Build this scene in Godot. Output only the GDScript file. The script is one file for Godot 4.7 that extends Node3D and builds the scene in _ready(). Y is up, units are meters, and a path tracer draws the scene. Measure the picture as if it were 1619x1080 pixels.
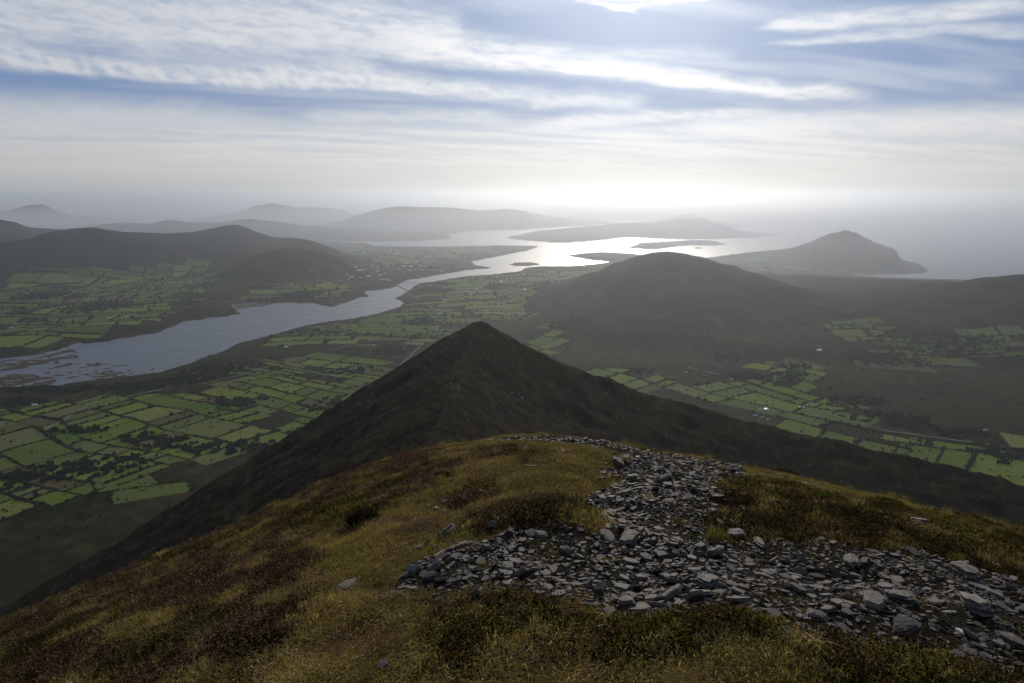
extends Node3D
# A view down a mountain ridge to an estuary, hills, islands and the sea, against the sun.

const EYE := 691.7
const SUN_AZ := 10.0
const SUN_EL := 21.0
const HAZE_DENSITY := 0.00004
const HAZE_FORWARD := 0.78
const SUN_ENERGY := 1.35
const EXPOSURE := 0.8
const SKY_GAIN := 1.2

const LAND := [[[-4271,3057],[-3779,3071],[-3638,3036],[-3481,2998],[-3346,3025],[-3221,3015],[-3120,3027],[-3017,3028],[-2807,3012],[-2615,3101],[-2537,3194],[-2457,3280],[-2375,3300],[-2270,3419],[-2207,3496],[-2112,3570],[-1917,3715],[-1720,3841],[-1418,4007],[-1161,4167],[-952,4332],[-899,4509],[-913,4682],[-960,4778],[-985,4844],[-927,4997],[-869,5197],[-842,5342],[-779,5613],[-726,5735],[-632,5836],[-474,5983],[-299,6168],[-103,6371],[-19,6480],[40,6537],[108,6714],[66,6835],[177,6965],[372,7042],[503,7121],[634,7274],[774,7439],[857,7566],[1198,7924],[1628,8376],[1974,9177],[2425,9927],[2849,9609],[2953,9001],[3044,8467],[3126,7852],[3102,7432],[2863,7226],[2582,7017],[2562,6860],[2593,6738],[2919,6776],[3335,6971],[3686,7335],[4254,7782],[7000,4000],[7000,300],[-7000,300],[-7000,2200]],[[-4378,3981],[-3751,3698],[-3537,3689],[-3405,3757],[-3306,3883],[-3190,3851],[-3070,3873],[-2925,3926],[-2777,3965],[-2723,4085],[-2665,4147],[-2597,4299],[-2509,4313],[-2396,4345],[-2282,4379],[-2189,4423],[-2223,4670],[-2266,4856],[-2136,4917],[-1829,4808],[-1610,4722],[-1552,4595],[-1487,4553],[-1411,4649],[-1308,4837],[-1242,4951],[-1190,4974],[-1229,5258],[-1101,5308],[-998,5443],[-945,5596],[-892,5941],[-788,6044],[-720,6133],[-594,6350],[-367,6726],[-198,6870],[-182,6965],[-298,7171],[-350,7687],[-261,7840],[-192,8088],[-50,8541],[108,9162],[228,10080],[108,10209],[-155,10143],[-573,9991],[-883,9995],[-1087,10057],[-1138,10207],[-1172,10787],[-1287,11064],[-1534,11345],[-1654,11665],[-1596,11892],[-1386,11603],[-1086,11386],[-882,11485],[-676,11601],[-520,11928],[-499,12307],[-535,13387],[-363,14629],[-154,15183],[159,15808],[508,17286],[678,18587],[831,19592],[847,20106],[677,21706],[315,23560],[-49,25889],[-568,28919],[-1570,32291],[-2483,31709],[-3635,30126],[-4525,34462]],[[-50,12360],[45,11697],[160,11353],[369,10886],[510,11064],[655,11423],[774,11804],[861,12400],[978,12644],[1190,12332],[1424,12161],[1730,12539],[2011,13378],[2116,13928],[1915,15455],[1484,16347],[985,17093],[575,16926],[212,14609]],[[934,17849],[1087,16428],[1484,16181],[1777,16942],[1959,18074],[1722,20820],[1235,20897]],[[940,9946],[1021,10442],[1041,10967],[1192,11263],[1302,11394],[1489,11920],[1611,11812],[1728,11061],[1637,10639],[1427,10533],[1294,10133],[1179,9710],[1042,9787]],[[460,8472],[528,8206],[680,7887],[856,7642],[1046,7723],[1198,8006],[1095,8602],[916,8851],[741,8914],[580,8732]],[[-18,7300],[29,7482],[161,7522],[214,7413],[251,7307],[135,7129],[29,7093]],[[1472,10080],[1506,10294],[1555,10120],[1512,9933]],[[-1838,4138],[-1803,4157],[-1784,4126],[-1809,4098]],[[273,34437],[304,35068],[351,35085],[361,33865],[314,32986]],[[174,34111],[200,34727],[231,34123],[200,33239]],[[-3835,26738],[-3638,26043],[-3303,25708],[-3238,27857],[-3632,35718],[-3831,34135]]]
const MUD := [[[-4249,3498],[-3753,3668],[-3531,3655],[-3317,3768],[-3271,3515],[-3547,3418],[-3763,3407]],[[-4119,2985],[-3765,3357],[-3589,3305],[-3454,3155],[-3444,3060],[-3638,3025],[-3780,3050]],[[-3586,3368],[-3359,3450],[-3205,3391],[-2967,3242],[-3093,3182],[-2802,3141],[-2796,3055],[-3058,3041],[-3336,3066],[-3429,3122]],[[-2266,4827],[-2191,4951],[-1995,4949],[-1911,4772],[-2022,4690],[-2187,4603]]]
const HILLS := [['far_hill',2600,[[-6550,-11805,281],[-6275,-11953,254],[-5974,-12106,314],[-5680,-12247,271],[-5258,-12434,259],[-4781,-12625,320],[-4375,-12771,270],[-3881,-12930,196],[-3286,-12888,104]]],['far_hill',3200,[[-8711,-20202,152],[-7938,-20518,327],[-7535,-20669,471],[-7096,-20824,543],[-6522,-21011,411],[-6066,-21147,410],[-5584,-21280,389],[-5223,-21371,331],[-4771,-21476,137]]],['far_hill',1500,[[-3930,-16025,163],[-3435,-16138,347],[-2936,-16237,468],[-2605,-16293,503],[-2069,-16370,481],[-1437,-16437,472],[-785,-16481,398],[-441,-16494,413],[-97,-16500,435],[202,-16499,398],[825,-17981,259],[1083,-18769,190],[2304,-19867,90],[3128,-20766,-31]]],['far_hill',3200,[[-14565,-18442,248],[-13761,-19050,370],[-13315,-19364,519],[-13074,-19527,518],[-12880,-19656,360],[-12605,-19833,180]]],['far_hill',1800,[[-5789,-7150,443],[-5455,-7409,464],[-5381,-7462,446],[-5237,-7564,374],[-4999,-7724,347],[-4645,-7709,285]]],['hill',1650,[[-4801,-5631,292],[-4466,-6025,308],[-4334,-6182,332],[-4200,-6334,386],[-4111,-6510,410],[-3968,-6599,415],[-3893,-6643,395],[-3768,-6772,365],[-3463,-6989,342],[-3289,-7072,350],[-3109,-7154,379],[-2996,-7202,409],[-2899,-7241,417],[-2751,-7192,377],[-2622,-7187,332],[-2474,-7186,293],[-2299,-7192,283],[-2118,-7090,272],[-1878,-7002,201],[-1719,-6940,130],[-1557,-6825,32]]],['hill',600,[[-2375,-5619,97],[-2238,-5728,191],[-2039,-5855,260],[-1858,-5967,268],[-1657,-6026,231],[-1530,-6060,173],[-1417,-6036,103]]],['hill',1400,[[39,-4000,6],[291,-4040,159],[487,-4071,257],[622,-4053,319],[754,-4030,363],[824,-4016,381],[909,-3998,386],[989,-3979,377],[1065,-3959,362],[1219,-3894,319],[1331,-3825,283],[1483,-3715,226],[1594,-3559,156],[1690,-3403,108]]],['headland',1000,[[2120,-7662,8],[2438,-7567,79],[2665,-7490,119],[2961,-7378,162],[3145,-7301,233],[3252,-7254,296],[3321,-7223,330],[3369,-7201,341],[3448,-7164,365],[3534,-7121,341],[3627,-7075,286],[3717,-7027,238],[3810,-6977,203],[3867,-6946,174]]],['headland',330,[[3981,-7111,80],[4028,-7027,58],[4053,-6897,35],[4013,-6630,5]]],['moor_ridge',1900,[[1503,-4769,143],[1725,-4905,159],[2075,-4768,152],[2371,-4628,155],[2513,-4495,158],[2691,-4332,169],[2694,-4093,198],[2745,-3938,246],[2816,-3763,280],[3099,-3533,334]]],['island',950,[[373,-13395,27],[1228,-13544,135],[2038,-13446,218],[2769,-13315,241],[3303,-13090,307],[3525,-13032,320],[3742,-12867,256],[4060,-12665,137],[4381,-12346,62],[4614,-12154,56]]],['island',950,[[3268,-17904,53],[3705,-17819,104],[4190,-17711,266],[4551,-17622,315],[4898,-17528,223],[5549,-17333,42],[6032,-17171,10]]],['island',220,[[2082,-11056,-42],[2534,-10961,9],[2751,-10908,17],[2890,-10872,44],[3001,-10842,55],[3121,-10809,43],[3305,-10754,-3]]],['island',260,[[734,-8368,14],[886,-8353,34],[1082,-8330,51],[1300,-8299,35],[1670,-8232,-13]]],['sea_rock',300,[[1618,-33961,27],[1740,-33955,118],[1862,-33949,224],[2017,-33940,88],[2140,-33933,28]]],['sea_rock',250,[[1048,-34484,17],[1204,-34479,94],[1392,-34472,17]]]]
const RIDGE := [[0,0,690],[0,-40,674],[-8,-90,655],[-22,-160,620],[-38,-270,578],[-45,-350,556],[-45,-428,538],[-48,-478,535],[-52,-578,531],[-54,-648,531],[-51,-718,538],[-39,-799,549],[-40,-824,541],[-43,-949,454],[-55,-1219,259],[-63,-1699,70]]
const FIELDS := [[29,88,105,0.96,0,[[-1665,-1987],[-1507,-2092],[-1377,-2179],[-1184,-2209],[-1021,-2224],[-917,-2051],[-735,-1956],[-499,-1956],[-453,-1762],[-552,-1666],[-770,-1644],[-876,-1601],[-880,-1465],[-970,-1381],[-1075,-1236]]],[27,125,75,0.95,0,[[-1104,-2412],[-1043,-2552],[-908,-2824],[-748,-2824],[-523,-2765],[-381,-2687],[-390,-2412],[-464,-2100],[-504,-1971],[-752,-2002],[-938,-2100]]],[0,200,95,0.9,0,[[-1190,-3156],[-1033,-3440],[-745,-3798],[-620,-4160],[-342,-4087],[-215,-3861],[-333,-3231],[-334,-2952],[-601,-2890],[-920,-2952]]],[-9,230,125,0.92,0,[[-687,-4782],[-552,-5443],[-52,-5893],[532,-6364],[848,-6539],[397,-5320],[155,-4087],[100,-3475],[-66,-3620],[-274,-3926],[-588,-4210]]],[46,130,110,0.85,0,[[62,-3208],[192,-3370],[256,-2992],[248,-2744],[149,-2582],[58,-2992]]],[50,115,120,0.96,0,[[259,-2583],[462,-2552],[597,-2407],[754,-2318],[888,-2453],[978,-2715],[1236,-2715],[1167,-2502],[1006,-2236],[1108,-2159],[1019,-1955],[1056,-1849],[937,-1640],[843,-1734],[781,-1925],[691,-2052],[532,-2220],[377,-2318]]],[28,110,130,0.96,0,[[1081,-1895],[1128,-1849],[1195,-1785],[1364,-1734],[1462,-1686],[1186,-1343],[1138,-1425],[1064,-1576],[965,-1618]]],[-12,170,160,0.88,1,[[-3602,-4555],[-4082,-5444],[-3913,-6053],[-3325,-6440],[-3187,-7456],[-2731,-6440],[-2295,-5051],[-1991,-4555],[-1916,-4025],[-1608,-3867],[-1808,-3641],[-1763,-3290],[-1993,-3109],[-2062,-2908],[-2290,-2846]]],[-22,180,170,0.75,1,[[-1841,-4660],[-1868,-5167],[-1713,-5442],[-1287,-5569],[-1005,-5167],[-1073,-4818],[-1236,-4427],[-1563,-4541]]],[9,140,100,0.72,2,[[1672,-3569],[1722,-3212],[1846,-2918],[2331,-3058],[2048,-2671],[1545,-2542],[1317,-2671],[1412,-3058]]],[-27,320,320,0.7,1,[[-2328,-9417],[-608,-9538],[267,-9538],[-372,-8171],[-676,-6687],[-1169,-6687],[-1555,-7356]]],[-12,260,260,0.5,1,[[2386,-7616],[3145,-8138],[3766,-7869],[2961,-6159],[2260,-6268]]],[-29,260,140,0.97,3,[[-883,-1349],[-727,-1448],[-826,-1458],[-1040,-1423],[-1018,-1502],[-904,-1509]]]]
const WOODS := [[-1009,-1581,60,70],[-1142,-1505,40,70],[-1077,-1542,60,60],[-958,-1756,45,40],[-1005,-1781,30,40],[-800,-1709,80,50],[-689,-1723,50,50],[-512,-2133,60,60],[-537,-2065,50,60],[-475,-3630,45,110],[-46,-5202,60,120],[-138,-5053,40,120],[-1209,-1832,40,50],[-2038,-3133,40,110],[-1993,-3206,50,130],[-881,-2133,50,60],[-1191,-2449,60,90],[-1272,-2379,60,90],[-1133,-2592,70,90],[-1368,-2345,60,90],[-1620,-2133,50,60],[1030,-2449,40,60],[1125,-1971,60,60],[1109,-2133,50,60],[1150,-1913,40,60],[866,-2449,50,60],[1111,-2592,35,60],[950,-2362,30,60],[280,-3283,50,80],[-604,-2542,40,70],[-515,-2868,40,90],[-938,-4590,50,120],[-1454,-4746,70,150],[-1840,-5089,60,150],[-1720,-3832,60,120],[-3202,-4590,80,170],[-2499,-4056,80,170],[1875,-2868,90,110],[1512,-2696,80,100],[889,-2751,40,60],[486,-2542,40,60],[1264,-1832,40,60],[1270,-1686,40,60],[1272,-1643,40,60],[-545,-4912,60,120],[-536,-5280,50,120],[-1738,-2362,60,80],[-1554,-2320,50,80]]
const TOWN := [[-1781,-8299],[-1588,-8207],[-1844,-9507],[-1805,-9483],[-1392,-8299],[-1012,-7279],[-1080,-7037],[-978,-6905],[-925,-6841],[-857,-6656],[-982,-6716],[-993,-6596],[-1050,-6368],[-1021,-6313],[-1093,-6259],[-1183,-6259],[-1111,-6003],[-1262,-6440],[-1302,-6480],[-1206,-6124],[-1235,-6028],[-1359,-6313],[-1308,-6028],[-1068,-5634],[-1049,-5677],[-1015,-5634],[-1391,-5767],[-1333,-5677],[-1331,-5955],[-1257,-5677],[-1012,-5813],[-897,-6368],[-869,-6423],[-768,-6423],[-733,-6423],[-662,-6423],[-751,-8299],[-957,-6103],[-934,-6259],[-1019,-6003],[-1131,-5859],[-1210,-5767],[-1403,-6103],[-1315,-5506],[-1063,-6716],[-833,-6368],[-1506,-6538],[-1392,-6778],[-1186,-6538]]
const FARMS := [[-174,-5612,'farm'],[-46,-5794,'farm'],[-49,-5526,'farm'],[-83,-5442,'farm'],[-429,-3934,'a'],[-402,-3956,'a'],[-409,-3745,'a'],[-415,-3869,'a'],[-618,-2999,'b'],[67,-3869,'c'],[95,-4512,'c'],[87,-4570,'c'],[-254,-5022,'c'],[-145,-5130,'c'],[-1236,-4935,'d'],[-1658,-5657,'d'],[-1351,-4884,'d'],[-1237,-4884,'d'],[-1450,-5401,'d'],[-2246,-3765,'e'],[-2237,-3806,'e'],[-2142,-3827,'e'],[-2217,-4094,'e'],[-2443,-5361,'e'],[-2570,-3449,'e'],[-1003,-2972,'f'],[-924,-3333,'f'],[-1288,-2006,'g'],[-1044,-1614,'g'],[-1512,-2085,'g'],[1284,-2794,'h'],[794,-2051,'i'],[774,-2045,'i'],[738,-1987,'i'],[751,-1968,'i'],[763,-1950,'i'],[913,-2072,'j'],[926,-1987,'j'],[658,-2512,'k'],[668,-2305,'k'],[879,-2446,'k'],[3249,-8232,'l'],[3254,-7962,'l'],[2878,-7471,'l'],[2789,-7471,'l'],[3078,-5505,'m'],[1329,-1851,'n'],[1340,-1846,'n'],[696,-6649,'o']]
const BRIDGES := [[-940,-5509],[-781,-5144],[-929,-5678],[-726,-5613]]
const LANES := [[[908,-6539],[482,-5750],[184,-4881],[73,-4210],[-34,-3861]],[[-752,-4949],[-619,-4507],[-396,-3861],[-376,-3231],[-437,-2716],[-477,-2380],[-500,-2081]],[[685,-2611],[796,-2450],[797,-2036],[950,-2049],[1059,-1845],[1338,-1690]],[[-2615,-3308],[-2374,-3564],[-2198,-3737],[-2019,-3926],[-1964,-4394],[-1688,-4782],[-1349,-5019],[-1268,-5485],[-982,-5750]],[[-1345,-1634],[-1309,-1794],[-1337,-2081],[-1212,-2259],[-1012,-2468],[-830,-2830],[-624,-3156]]]
const TOWER := [946,-7524]
const PATH := [[-50,-422],[-53,-459],[-51,-479],[-51,-518],[-46,-543],[-48,-578],[-42,-617],[-47,-668],[-46,-717],[-42,-774]]
const SCREE := [[-0.41,-21.48],[0.88,-22.45],[2.08,-23.61],[4.19,-22.54],[6.26,-22.03],[7.61,-20.91],[3.69,-10.98],[2.61,-8.25],[1.88,-6.47],[1.8,-5.97],[2.44,-6.23],[2.9,-6.12],[3.26,-5.98],[4.13,-6.18],[4.59,-6.02],[4.78,-5.49],[3.02,-3.37],[2.69,-3.52],[2.39,-3.65],[2.03,-3.76],[1.54,-3.81],[0.97,-3.76],[0.56,-3.87],[0.31,-4.23],[-0.22,-4.24],[-0.51,-4.56],[-0.9,-4.65],[-1.05,-4.92],[-0.96,-5.57],[-0.64,-5.8],[-0.29,-5.72],[0.24,-5.89],[0.4,-5.63],[0.65,-5.39],[0.75,-6.18],[1.05,-7.67],[1.4,-9.8],[1.8,-13.12],[1.57,-17.74],[-0.33,-17.23]]
const HEATHER := [[[-3.59,-14.61],[-2.91,-17.54],[-1.42,-15.33],[-1.01,-11.44],[-1.13,-8.78],[-1.94,-9.31],[-2.64,-9.83],[-4.31,-11.37],[-5.15,-9.99],[-7.4,-10.63],[-7.97,-9.48],[-12.7,-15.18],[-9.64,-15.58],[-6.02,-15.94]],[[-0.78,-13.37],[0.28,-13.95],[0.62,-12.04],[0.39,-9.86],[-0.39,-10.0]],[[-6.5,-7.71],[-6.55,-9.39],[-4.79,-9.89],[-3.39,-9.99],[-2.02,-7.48],[-2.53,-6.06],[-3.28,-5.68],[-3.4,-4.68],[-4.83,-5.67]],[[-0.89,-4.57],[-0.22,-4.3],[0.38,-4.05],[0.19,-3.67],[-0.35,-3.78],[-0.85,-4.13]],[[2.13,-7.63],[3.39,-10.09],[4.69,-9.62],[5.64,-6.87],[4.85,-5.88],[4.16,-6.43],[2.5,-6.39],[1.82,-6.24]],[[-0.97,-8.16],[-0.4,-8.1],[0.45,-6.34],[0.3,-5.87],[-0.29,-5.83],[-0.79,-6.64]]]
const GREEN := [[[-0.67,-9.05],[-0.08,-8.96],[0.08,-7.82],[-0.46,-7.73]],[[-0.36,-3.94],[0.36,-3.88],[0.96,-3.71],[1.6,-3.68],[2.11,-3.43],[2.33,-3.2],[-0.37,-3.17],[-0.49,-3.65]],[[2.85,-9.3],[4.06,-10.81],[4.42,-9.9],[3.04,-7.61],[2.51,-7.65]],[[-4.06,-10.99],[-3.11,-11.65],[-1.45,-9.16],[-1.38,-8.17],[-2.02,-7.48]],[[4.94,-12.84],[12.03,-14.82],[5.64,-6.87],[3.95,-8.08]]]
const TRACK := [[[-1.47,-3.58],[-1.24,-4.15],[-0.7,-4.01],[-0.58,-3.23]],[[-1.57,-7.48],[-0.87,-7.31],[-0.76,-6.36],[-1.3,-6.5]],[[-1.45,-20.02],[-0.79,-18.31],[-0.48,-9.76],[-0.71,-9.66]]]
const CIRRUS := [[78,0,[[-4214,1098,265],[-3476,1134,222],[-2763,1182,233],[-1940,1231,222],[-1213,1232,212],[-590,1165,180],[-246,1098,127]]],[90,0,[[-1218,1137,127],[-542,1104,116],[202,1036,95],[943,946,79],[1659,826,63],[2111,761,53],[2496,723,53],[2782,664,42]]],[85,1,[[-4111,888,95],[-3509,881,90],[-3169,861,69],[-2602,846,58],[-1969,847,79],[-1278,877,90],[-941,869,79],[-548,830,69],[204,787,58],[754,734,42]]],[40,0,[[-2970,1013,159],[-2174,998,159],[-1414,975,159],[-937,969,138]]],[75,0,[[1792,1208,21],[2118,1209,53],[2490,1209,58],[2879,1193,48],[3273,1183,58],[3878,1153,74]]],[60,0,[[1799,1102,11],[2297,1089,26],[2776,1099,37],[3074,1087,32],[3492,1016,42],[3903,970,53]]],[55,0,[[417,1475,11],[685,1439,21],[854,1400,16],[999,1352,11]]],[55,0,[[686,1388,11],[926,1402,21],[1208,1423,26],[1529,1441,21],[1840,1451,16]]],[30,0,[[743,1108,32],[1321,1053,58],[1783,1013,42]]],[70,0,[[3,535,53],[708,602,53],[1438,625,37],[2078,621,21]]],[55,0,[[53,726,53],[604,745,63],[1146,707,42]]],[60,0,[[1156,491,63],[1907,528,90],[2557,504,95],[3562,455,106],[4122,439,132]]],[50,0,[[-1759,633,42],[-1242,616,53],[-552,642,48],[205,607,63]]],[45,0,[[-4160,544,74],[-3549,565,85],[-3018,575,95],[-2421,589,85],[-1762,579,74]]]]
const FARM_LABELS := ["white farmhouse at the left end of the middle valley farms", "white farmhouse furthest back of the middle valley farms", "white farmhouse at the right end of the middle valley farms", "small white farmhouse nearest in the middle valley farms", "white house left of a pair above the ridge tip", "white house right of a pair above the ridge tip", "white cottage nearest the dark wood above the ridge tip", "white cottage just below the pair above the ridge tip", "lone white house among hedges left of the ridge tip", "white house right of the ridge tip by the hill foot", "white house in a group by the rounded hill's left foot", "white cottage touching another by the rounded hill's left foot", "lone white house near the estuary's near bank past the bridges", "white house just below the middle valley farms' dark trees", "white house at the near bank of the town side", "white house high on the dark spur left of town", "white house beside the mud bay near the town", "white house close to the estuary bend below the town", "white house on the spur slope above the mud bay", "left one of two white houses beyond the estuary", "right one of two white houses beyond the estuary", "white house near the left estuary bank, right of the pair", "white house further back among fields beyond the left estuary", "white house under the dark hill beyond the left estuary", "white house at the left picture edge beyond the estuary", "pale house near the near estuary bank, left of centre", "pale house near the near estuary bank below the river bend", "pale cottage among left valley fields close to the mud flats", "pale cottage in the nearest left valley fields", "pale cottage at the far left valley fields by the mud", "lone white house at the right foot of the rounded hill", "bright farm building topping the cluster beyond the ridge's right flank", "farm building left of the bright one in the flank cluster", "leftmost long farm building in the flank cluster", "middle low farm building in the flank cluster", "nearest farm building at the lower end of the flank cluster", "farmhouse among bright fields just right of the flank cluster", "small farmhouse furthest right of the flank cluster", "pale cottage at the rounded hill's near foot, leftmost", "pale cottage just beyond the ridge's right flank", "pale cottage in the hedged fields under the rounded hill", "upper left white house below the pointed headland", "upper right white house below the pointed headland", "lower white house below the pointed headland, right one", "lower white house below the pointed headland, left one", "lone white house on the moor crest by the sea", "left one of two white houses on the dark right slope", "right one of two white houses on the dark right slope", "lone white house on the shore left of the rounded hill"]
const STONE_SHORT := ["the lone slab in the grass", "the pale squarish block", "the light grey wedge", "the small pale stone by the block", "the rough chunk at the left end", "the upright jagged slate", "the broad propped slab", "the blocky stone topping the heap", "the long leaning brownish slab", "the flat pale stone", "the large black boulder", "the dark block near the crest", "the dark pointed slate", "the rounded grey boulder", "the wide pale slab stack", "the flat pale slab of the stack", "the dark wedge slab", "the dark boulder with a raised point", "the long thin ledge", "the lone pale rock in heather", "the black triangular slab", "the very long dark slab", "the broad speckled slab", "the big boulder at the heather edge", "the broad brownish slab", "the grey block with deep shadow", "the large flat slab", "the white quartz stone", "the pointed pale slate", "the blocky dark slate", "the dark boulder at the lower edge", "the pale rounded stone", "the slab at the far right end", "the grey boulder on the upper edge", "the dark stone under the bank", "the dark upright fin", "the small white stone"]
const STONES := [[-1.4, -5.23, 0.32, 0.6, 0.11, 3, 0, "lone grey slate slab in the grass beside the path, far from the scree"],
	[-0.89, -5.99, 0.13, 0.8, 0.32, 3, 0, "pale squarish stone block at the upper tip of the left scree patch"],
	[-0.64, -6.11, 0.25, 0.55, 0.24, 16, -25, "light grey wedge of slate lying behind the pale squarish block"],
	[-0.72, -5.86, 0.09, 0.6, 0.24, 5, 10, "small pale stone just right of the squarish block"],
	[-0.89, -5.17, 0.13, 0.8, 0.33, 12, 30, "small rough slate chunk at the left end of the scree"],
	[-0.82, -5.22, 0.18, 0.55, 0.3, 45, 60, "upright jagged slate leaning left in the small scree patch"],
	[-0.63, -5.16, 0.24, 0.5, 0.24, 30, -30, "broad grey slab propped up in the small scree patch"],
	[-0.38, -5.57, 0.12, 0.7, 0.33, 15, 70, "blocky light stone at the top of the small scree heap"],
	[0.11, -4.69, 0.25, 0.45, 0.2, 52, -50, "long brownish slab leaning steeply against its shadowed neighbour"],
	[-0.03, -4.87, 0.17, 0.6, 0.27, 10, 5, "flat pale stone left of the leaning brownish slab"],
	[1.31, -7.49, 0.27, 0.8, 0.38, 8, 20, "large black looking boulder under the mossy bank"],
	[1.55, -9.45, 0.28, 0.7, 0.33, 6, 40, "dark block below the grassy bank edge near the crest"],
	[1.93, -8.19, 0.24, 0.6, 0.33, 30, 65, "dark pointed slate standing on end in the upper scree"],
	[1.59, -8.46, 0.27, 0.6, 0.28, 14, -20, "rounded grey boulder beside the dark pointed slate"],
	[1.04, -5.59, 0.34, 0.5, 0.18, 8, -15, "wide pale slab stack in the middle scree beside the grass"],
	[0.85, -5.65, 0.25, 0.5, 0.22, 5, 10, "pale flat slab adjoining the wide slab stack"],
	[1.76, -5.45, 0.26, 0.4, 0.25, 28, -40, "dark wedge slab tipping toward the path under the heather edge"],
	[2.22, -6.23, 0.27, 0.6, 0.3, 10, 25, "dark boulder with a raised point against the heather"],
	[2.37, -6.05, 0.3, 0.3, 0.18, 4, 0, "long thin ledge of slate along the heather edge"],
	[5.29, -8.21, 0.41, 0.6, 0.3, 10, -20, "lone pale rock sitting in the green heather slope"],
	[2.46, -3.83, 0.21, 0.8, 0.33, 58, 5, "black triangular slab standing upright near the lower scree edge"],
	[3.32, -4.42, 0.46, 0.35, 0.24, 22, -20, "very long dark slab tilted across the right scree"],
	[2.49, -4.25, 0.28, 0.6, 0.22, 12, 10, "broad flat speckled slab left of the black triangular one"],
	[4.08, -5.6, 0.42, 0.5, 0.28, 12, -15, "big rounded boulder at the heather edge of the right scree"],
	[1.4, -4.42, 0.29, 0.45, 0.25, 6, 5, "broad brownish slab with a dark underside in the middle scree"],
	[3.01, -4.98, 0.23, 0.5, 0.27, 10, 20, "grey block with a deep shadow beneath on the right scree"],
	[2.81, -4.49, 0.32, 0.45, 0.24, 8, 15, "large flat slab with a dark front face in the right scree"],
	[2.99, -4.07, 0.11, 0.5, 0.24, 10, -10, "bright white quartz stone below the very long tilted slab"],
	[2.04, -4.95, 0.17, 0.7, 0.33, 18, 40, "pointed pale slate sticking up in the middle scree"],
	[1.94, -3.91, 0.16, 0.7, 0.33, 24, 60, "blocky dark slate at the lower edge near the yellow grass"],
	[0.75, -4.03, 0.23, 0.6, 0.3, 12, 0, "dark boulder at the lower left edge of the main scree"],
	[0.26, -4.42, 0.18, 0.5, 0.27, 5, 0, "pale rounded stone at the tongue of grass below the small scree"],
	[3.25, -3.95, 0.22, 0.6, 0.27, 8, 10, "grey slab at the far right end of the scree above the grass"],
	[2.98, -5.48, 0.24, 0.6, 0.28, 10, -10, "grey boulder on the upper edge of the right scree"],
	[0.25, -5.6, 0.15, 0.8, 0.36, 10, 10, "dark blocky stone at the foot of the mossy bank"],
	[0.46, -5.29, 0.13, 0.9, 0.4, 30, 50, "dark fin of slate standing upright below the mossy bank"],
	[-1.05, -9.74, 0.13, 0.5, 0.24, 5, 0, "small white stone beside the dark bush on the grass"]]
const BUSHES := [[-1.85,-7.88,0.32,0.22],[-1.04,-9.62,0.23,0.14],[8.09,-19.08,0.75,0.23]]
const RIVER := [[-2036,-2203],[-1845,-2377],[-1765,-2394],[-1678,-2410],[-1634,-2470],[-1574,-2497],[-1535,-2533],[-1490,-2561],[-1387,-2599],[-1337,-2719],[-1337,-2817],[-1332,-2909],[-1297,-2946],[-1287,-3073],[-1281,-3154],[-1253,-3240],[-1187,-3409],[-1103,-3561],[-952,-3764],[-829,-4036],[-709,-4223],[-696,-4401],[-734,-4565],[-787,-4652],[-818,-4711],[-795,-4867],[-775,-5067],[-772,-5210],[-933,-5604],[-956,-5439],[-1028,-5284],[-1135,-5210],[-1039,-4932],[-1078,-4899],[-1109,-4772],[-1147,-4565],[-1182,-4454],[-1244,-4481],[-1325,-4593],[-1527,-4622],[-1813,-4637],[-1893,-4537],[-1787,-4374],[-1667,-4151],[-1717,-4081],[-1812,-4081],[-1877,-4014],[-1932,-3970],[-1907,-3804],[-1915,-3726],[-1892,-3596],[-1963,-3509],[-2022,-3409],[-2080,-3346],[-2165,-3330],[-2148,-3182],[-2179,-3073],[-2297,-2995],[-2808,-2933]]
const MOUNDS := [[0.13,-6.22,0.9,0.7,0.16],[0.82,-9.16,1.6,1.6,0.22],[-0.3,-4.2,0.5,0.35,0.12],[1.17,-3.29,1.0,0.5,0.12],[4.31,-7.98,2.2,1.2,0.15],[-0.57,-11.75,1.8,1.4,0.2],[1.82,-10.56,0.8,1.0,0.18],[0.32,-6.25,0.5,0.35,0.12],[2.93,-7.54,1.5,0.9,0.12]]

var rng := RandomNumberGenerator.new()
var AZ := PackedFloat32Array()
var SA := PackedFloat32Array()
var CA := PackedFloat32Array()
var RR := PackedFloat32Array()
var H := PackedFloat32Array()
var NA := 0
var ND := 0
var NR := 0
var ring_start := [0, 0, 0, 0]
const RING_FROM := [1.2, 60.0, 1500.0, 9000.0, 47000.0]
const RING_STEP := [1.015, 1.012, 1.007, 1.012]
const AZ_EDGE := 47.0
const AZ_STEP := 0.15
var n_big := FastNoiseLite.new()
var n_mid := FastNoiseLite.new()
var n_fine := FastNoiseLite.new()
var crest_x := PackedFloat32Array()
var crest_h := PackedFloat32Array()
var M := {}
var mound_list := []

# ------------------------------------------------------------------ naming
var taken := {}
func numbered(called: String) -> String:
	if not taken.has(called):
		taken[called] = 0
		return called
	taken[called] += 1
	return "%s_%03d" % [called, taken[called]]

func put(node: Node3D, called: String, label: String, category := "", group := "", kind := "") -> Node3D:
	node.name = numbered(called)
	add_child(node, true)
	if label: node.set_meta("label", label)
	if category: node.set_meta("category", category)
	if group: node.set_meta("group", group)
	if kind: node.set_meta("kind", kind)
	return node

func part(node: Node3D, called: String, parent: Node3D, kind := "") -> Node3D:
	node.name = called
	parent.add_child(node, true)
	if kind: node.set_meta("kind", kind)
	return node

func mi(mesh: Mesh, mat: Material = null) -> MeshInstance3D:
	var m := MeshInstance3D.new()
	m.mesh = mesh
	if mat: m.material_override = mat
	return m

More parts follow.
